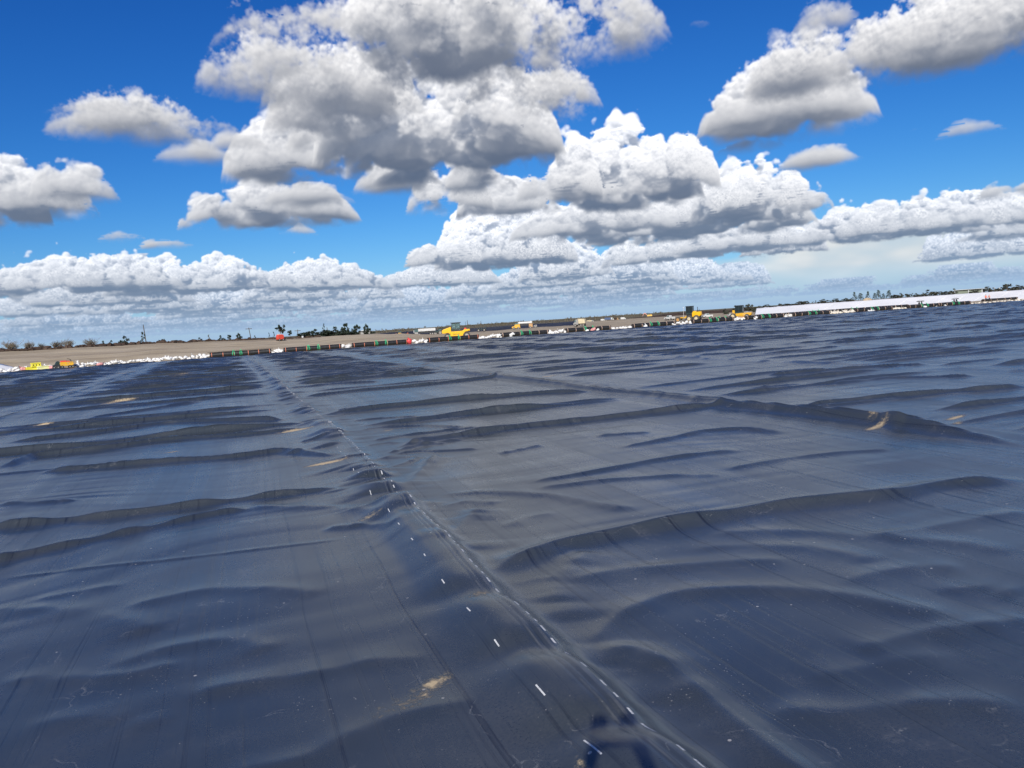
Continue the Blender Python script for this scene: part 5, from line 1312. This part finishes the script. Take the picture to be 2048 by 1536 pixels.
for px, top, w, kind in RT:
    spot = [t for a, b, t in spots if a <= px < b][0]; same = sorted(p for p, _, _, k2 in RT if k2 == kind and [t for a, b, t in spots if a <= p < b][0] == spot)
    i = same.index(px); pre = '' if len(same) == 1 else ('left hand ' if i == 0 else 'right hand ' if i == len(same)-1 else 'middle ' if len(same) == 3 else 'second ' if i == 1 else 'third ')
    tree(px, top-1, w*1.4, kind, 'leaf_grey', 215 if 1912 <= px < 1970 else 240, pre+size_word[kind]+' '+spot, g2, float(np.interp(px, *WB_TOP))-.15 if px > 1513 else None)
for px, top, w, lab in ((1709, 584, 10, 'leftmost tall pine above the white bank'), (1721, 586.5, 15, 'broad second pine from the left, left of the sand heap'), (1736, 582.5, 10, 'third pine from the left, standing on the sand heap'), (1750, 586, 11, 'fourth pine from the left, right of the sand heap'),
                        (1757, 580, 12, 'tallest pine, fifth from the left'), (1767, 587, 9, 'short thin pine, second from the right'), (1778, 580.5, 13, 'rightmost pine, dark and full')):
    tree(px, top, w*1.35, 'pine', 'leaf_pine', 240, lab, 'pines above the white bank', float(np.interp(px, *WB_TOP))-.15)
# the far wood along the horizon
tl = MB(); rt = random.Random(12)
for i in range(420):
    px = rt.uniform(735, 1340) if i > 60 else rt.uniform(-150, 735); Y = rt.uniform(560, 700); x = at(px, Y)[0]; s = mpp(x, Y)
    h = s*rt.choice((5, 5.5, 6, 6.5, 8))*rt.uniform(.8, 1.15); w = s*rt.uniform(2.2, 5.5)
    tl.tube((x, Y, -.5), (x, Y, h*.6), .25, .12, 4, False)
    for _ in range(5): leaf_quads(tl, rt, (x+rt.uniform(-.4, .4)*w, Y+rt.uniform(-.3, .3)*w, h*rt.uniform(.3, .85)), w*.35, 7, w*.17)
tag(tl.build('tree_line', M['leaf_pale']), 'thin grey line of far trees along the horizon behind the black bank', 'tree line', kind='stuff')
# ------------------------------------------------------------------ people
def person(name, joints, mats, label, loc, rz, scale=1.0):
    """joints: {name: (x, y, z, radius, parent)}; mats: [(test on rest height and side, material)]"""
    names = list(joints); idx = {n: i for i, n in enumerate(names)}
    me = bpy.data.meshes.new('body'); me.from_pydata([joints[n][:3] for n in names], [(idx[n], idx[joints[n][4]]) for n in names if joints[n][4]], []); me.update()
    t = bpy.data.objects.new('body', me); COL.objects.link(t)
    sk = t.modifiers.new('skin', 'SKIN'); sk.use_smooth_shade = True; t.modifiers.new('sub', 'SUBSURF').levels = 1
    for n in names: me.skin_vertices[0].data[idx[n]].radius = (joints[n][3],)*2
    me.skin_vertices[0].data[idx['pelvis']].use_root = True
    bpy.context.view_layer.update(); dg = bpy.context.evaluated_depsgraph_get()
    out = bpy.data.meshes.new_from_object(t.evaluated_get(dg)); bpy.data.objects.remove(t)
    out.name = 'body'; out.materials.clear()
    for m in mats[1]: out.materials.append(m)
    for p in out.polygons: p.material_index = mats[0](p.center); p.use_smooth = True
    o = empty(name, loc, rz, label, 'person'); o.scale = (scale,)*3
    link_mesh('body', out, None, o)
    return o
def stance(arms, step=.0, lean=0.0):
    j = {'pelvis': (0, 0, .95, .135, None), 'belly': (0, lean*.3, 1.10, .14, 'pelvis'), 'chest': (0, lean*.8, 1.33, .155, 'belly'), 'neck': (0, lean, 1.50, .055, 'chest'), 'jaw': (0, lean+.02, 1.58, .07, 'neck'), 'head': (0, lean+.01, 1.67, .095, 'jaw'), 'crown': (0, lean, 1.74, .06, 'head')}
    for s, sd in ((-1, 'l'), (1, 'r')):
        j['hip'+sd] = (s*.10, 0, .90, .095, 'pelvis'); j['knee'+sd] = (s*.12, .02+s*step*.5, .50, .062, 'hip'+sd); j['ankle'+sd] = (s*.13, s*step, .09, .042, 'knee'+sd); j['toe'+sd] = (s*.15, s*step+.16, .035, .035, 'ankle'+sd)
        j['sh'+sd] = (s*.19, lean*.9, 1.42, .065, 'chest')
        e, w = arms[s]
        j['el'+sd] = (*e, .045, 'sh'+sd); j['wr'+sd] = (*w, .03, 'el'+sd)
        v = (Vector(w)-Vector(e)).normalized(); h = Vector(w)+v*.07; j['palm'+sd] = (*h, .033, 'wr'+sd)
        side = v.cross(Vector((0, 1, 0))).normalized() if abs(v.y) < .9 else Vector((1, 0, 0))
        for f, (off, ln) in enumerate(((-.030, .075), (-.010, .09), (.010, .085), (.030, .07))):
            a = h+side*off+v*.035; b = a+v*ln*.5+Vector((0, .012, 0)); c = b+v*ln*.4+Vector((0, .03, 0))
            j[f'fa{f}'+sd] = (*a, .010, 'palm'+sd); j[f'fb{f}'+sd] = (*b, .009, f'fa{f}'+sd); j[f'fc{f}'+sd] = (*c, .008, f'fb{f}'+sd)
        a = h-side*.04*1+v*.0; b = a-side*.025+v*.035
        j['ta'+sd] = (*a, .011, 'palm'+sd); j['tb'+sd] = (*b, .009, 'ta'+sd)
    return j
def clothes(c):
    if c.z > 1.50 and abs(c.x) < .16: return 0
    if c.z > .92 and abs(c.x) < .30: return 1
    if abs(c.x) >= .30 and c.z > .6: return 0 if c.z < 1.0 else 1
    return 3 if c.z < .14 else 2
W1 = stance({-1: ((-.27, .0, 1.16), (-.24, .14, .98)), 1: ((.28, .02, 1.15), (.27, .16, .95))}, .06)
W2 = stance({-1: ((-.30, .06, 1.18), (-.24, .26, 1.05)), 1: ((.33, .05, 1.17), (.36, .16, .94))}, -.14, .10)
for px, J, shirt, lab, rz in ((1971.5, W1, 'hivis', 'standing worker in bright orange shirt, left of the two on the white bank', .4), (1978.5, W2, 'hivis_pale', 'stooping worker in faded pink shirt, right of the two on the white bank', -.5)):
    Y = wY(px)-.6; x = at(px, Y)[0]; s = mpp(x, Y)
    o = person('person', J, (clothes, [M['skin'], M[shirt], M['navy'], M['boots']]), lab, (x, Y, zat(px, 602.5, Y)), facing(px)+rz+math.pi, s*13.2/1.78)
    h = MB().ball((0, .02, 1.70), .115, 12, 8, (1, 1.1, .85)); h.build('hat', M['hair'] if shirt == 'hivis' else M['hivis_pale'], o, smooth=True)
# the one taking the picture, whose head and raised arms throw the shadow at the bottom of the frame
ph = stance({-1: ((-.235, .16, 1.60), (-.115, .25, 1.93)), 1: ((.235, .16, 1.60), (.115, .25, 1.93))}, .03)
def clothes_b(c):
    if c.z > 1.72 and abs(c.x) < .5 and c.y > .16: return 0
    if c.z > 1.50 and abs(c.x) < .13: return 0
    return 1 if c.z > .92 else (3 if c.z < .14 else 2)
o = person('person', ph, (clothes_b, [M['skin'], M['navy'], M['navy'], M['boots']]), 'person in dark clothes holding a phone up, casting the shadow at the bottom edge', (-.10, -.31, .0), -PHI, 1.05)
MB().ball((0, -.01, 1.70), .112, 14, 9, (.95, 1.08, .85)).build('hair', M['hair'], o, smooth=True)
pho = MB().box(-.078, .078, -.004, .004, -.037, .037).build('phone', M['dark'], None, bevel=.002); pho.location = (-float(AF[0])*.03, -float(AF[1])*.03, CAMH); pho.rotation_euler = (0, 0, -PHI)
tag(pho, 'black phone held up by the photographer', 'phone')
print('script', round(time.time()-T_START, 1))
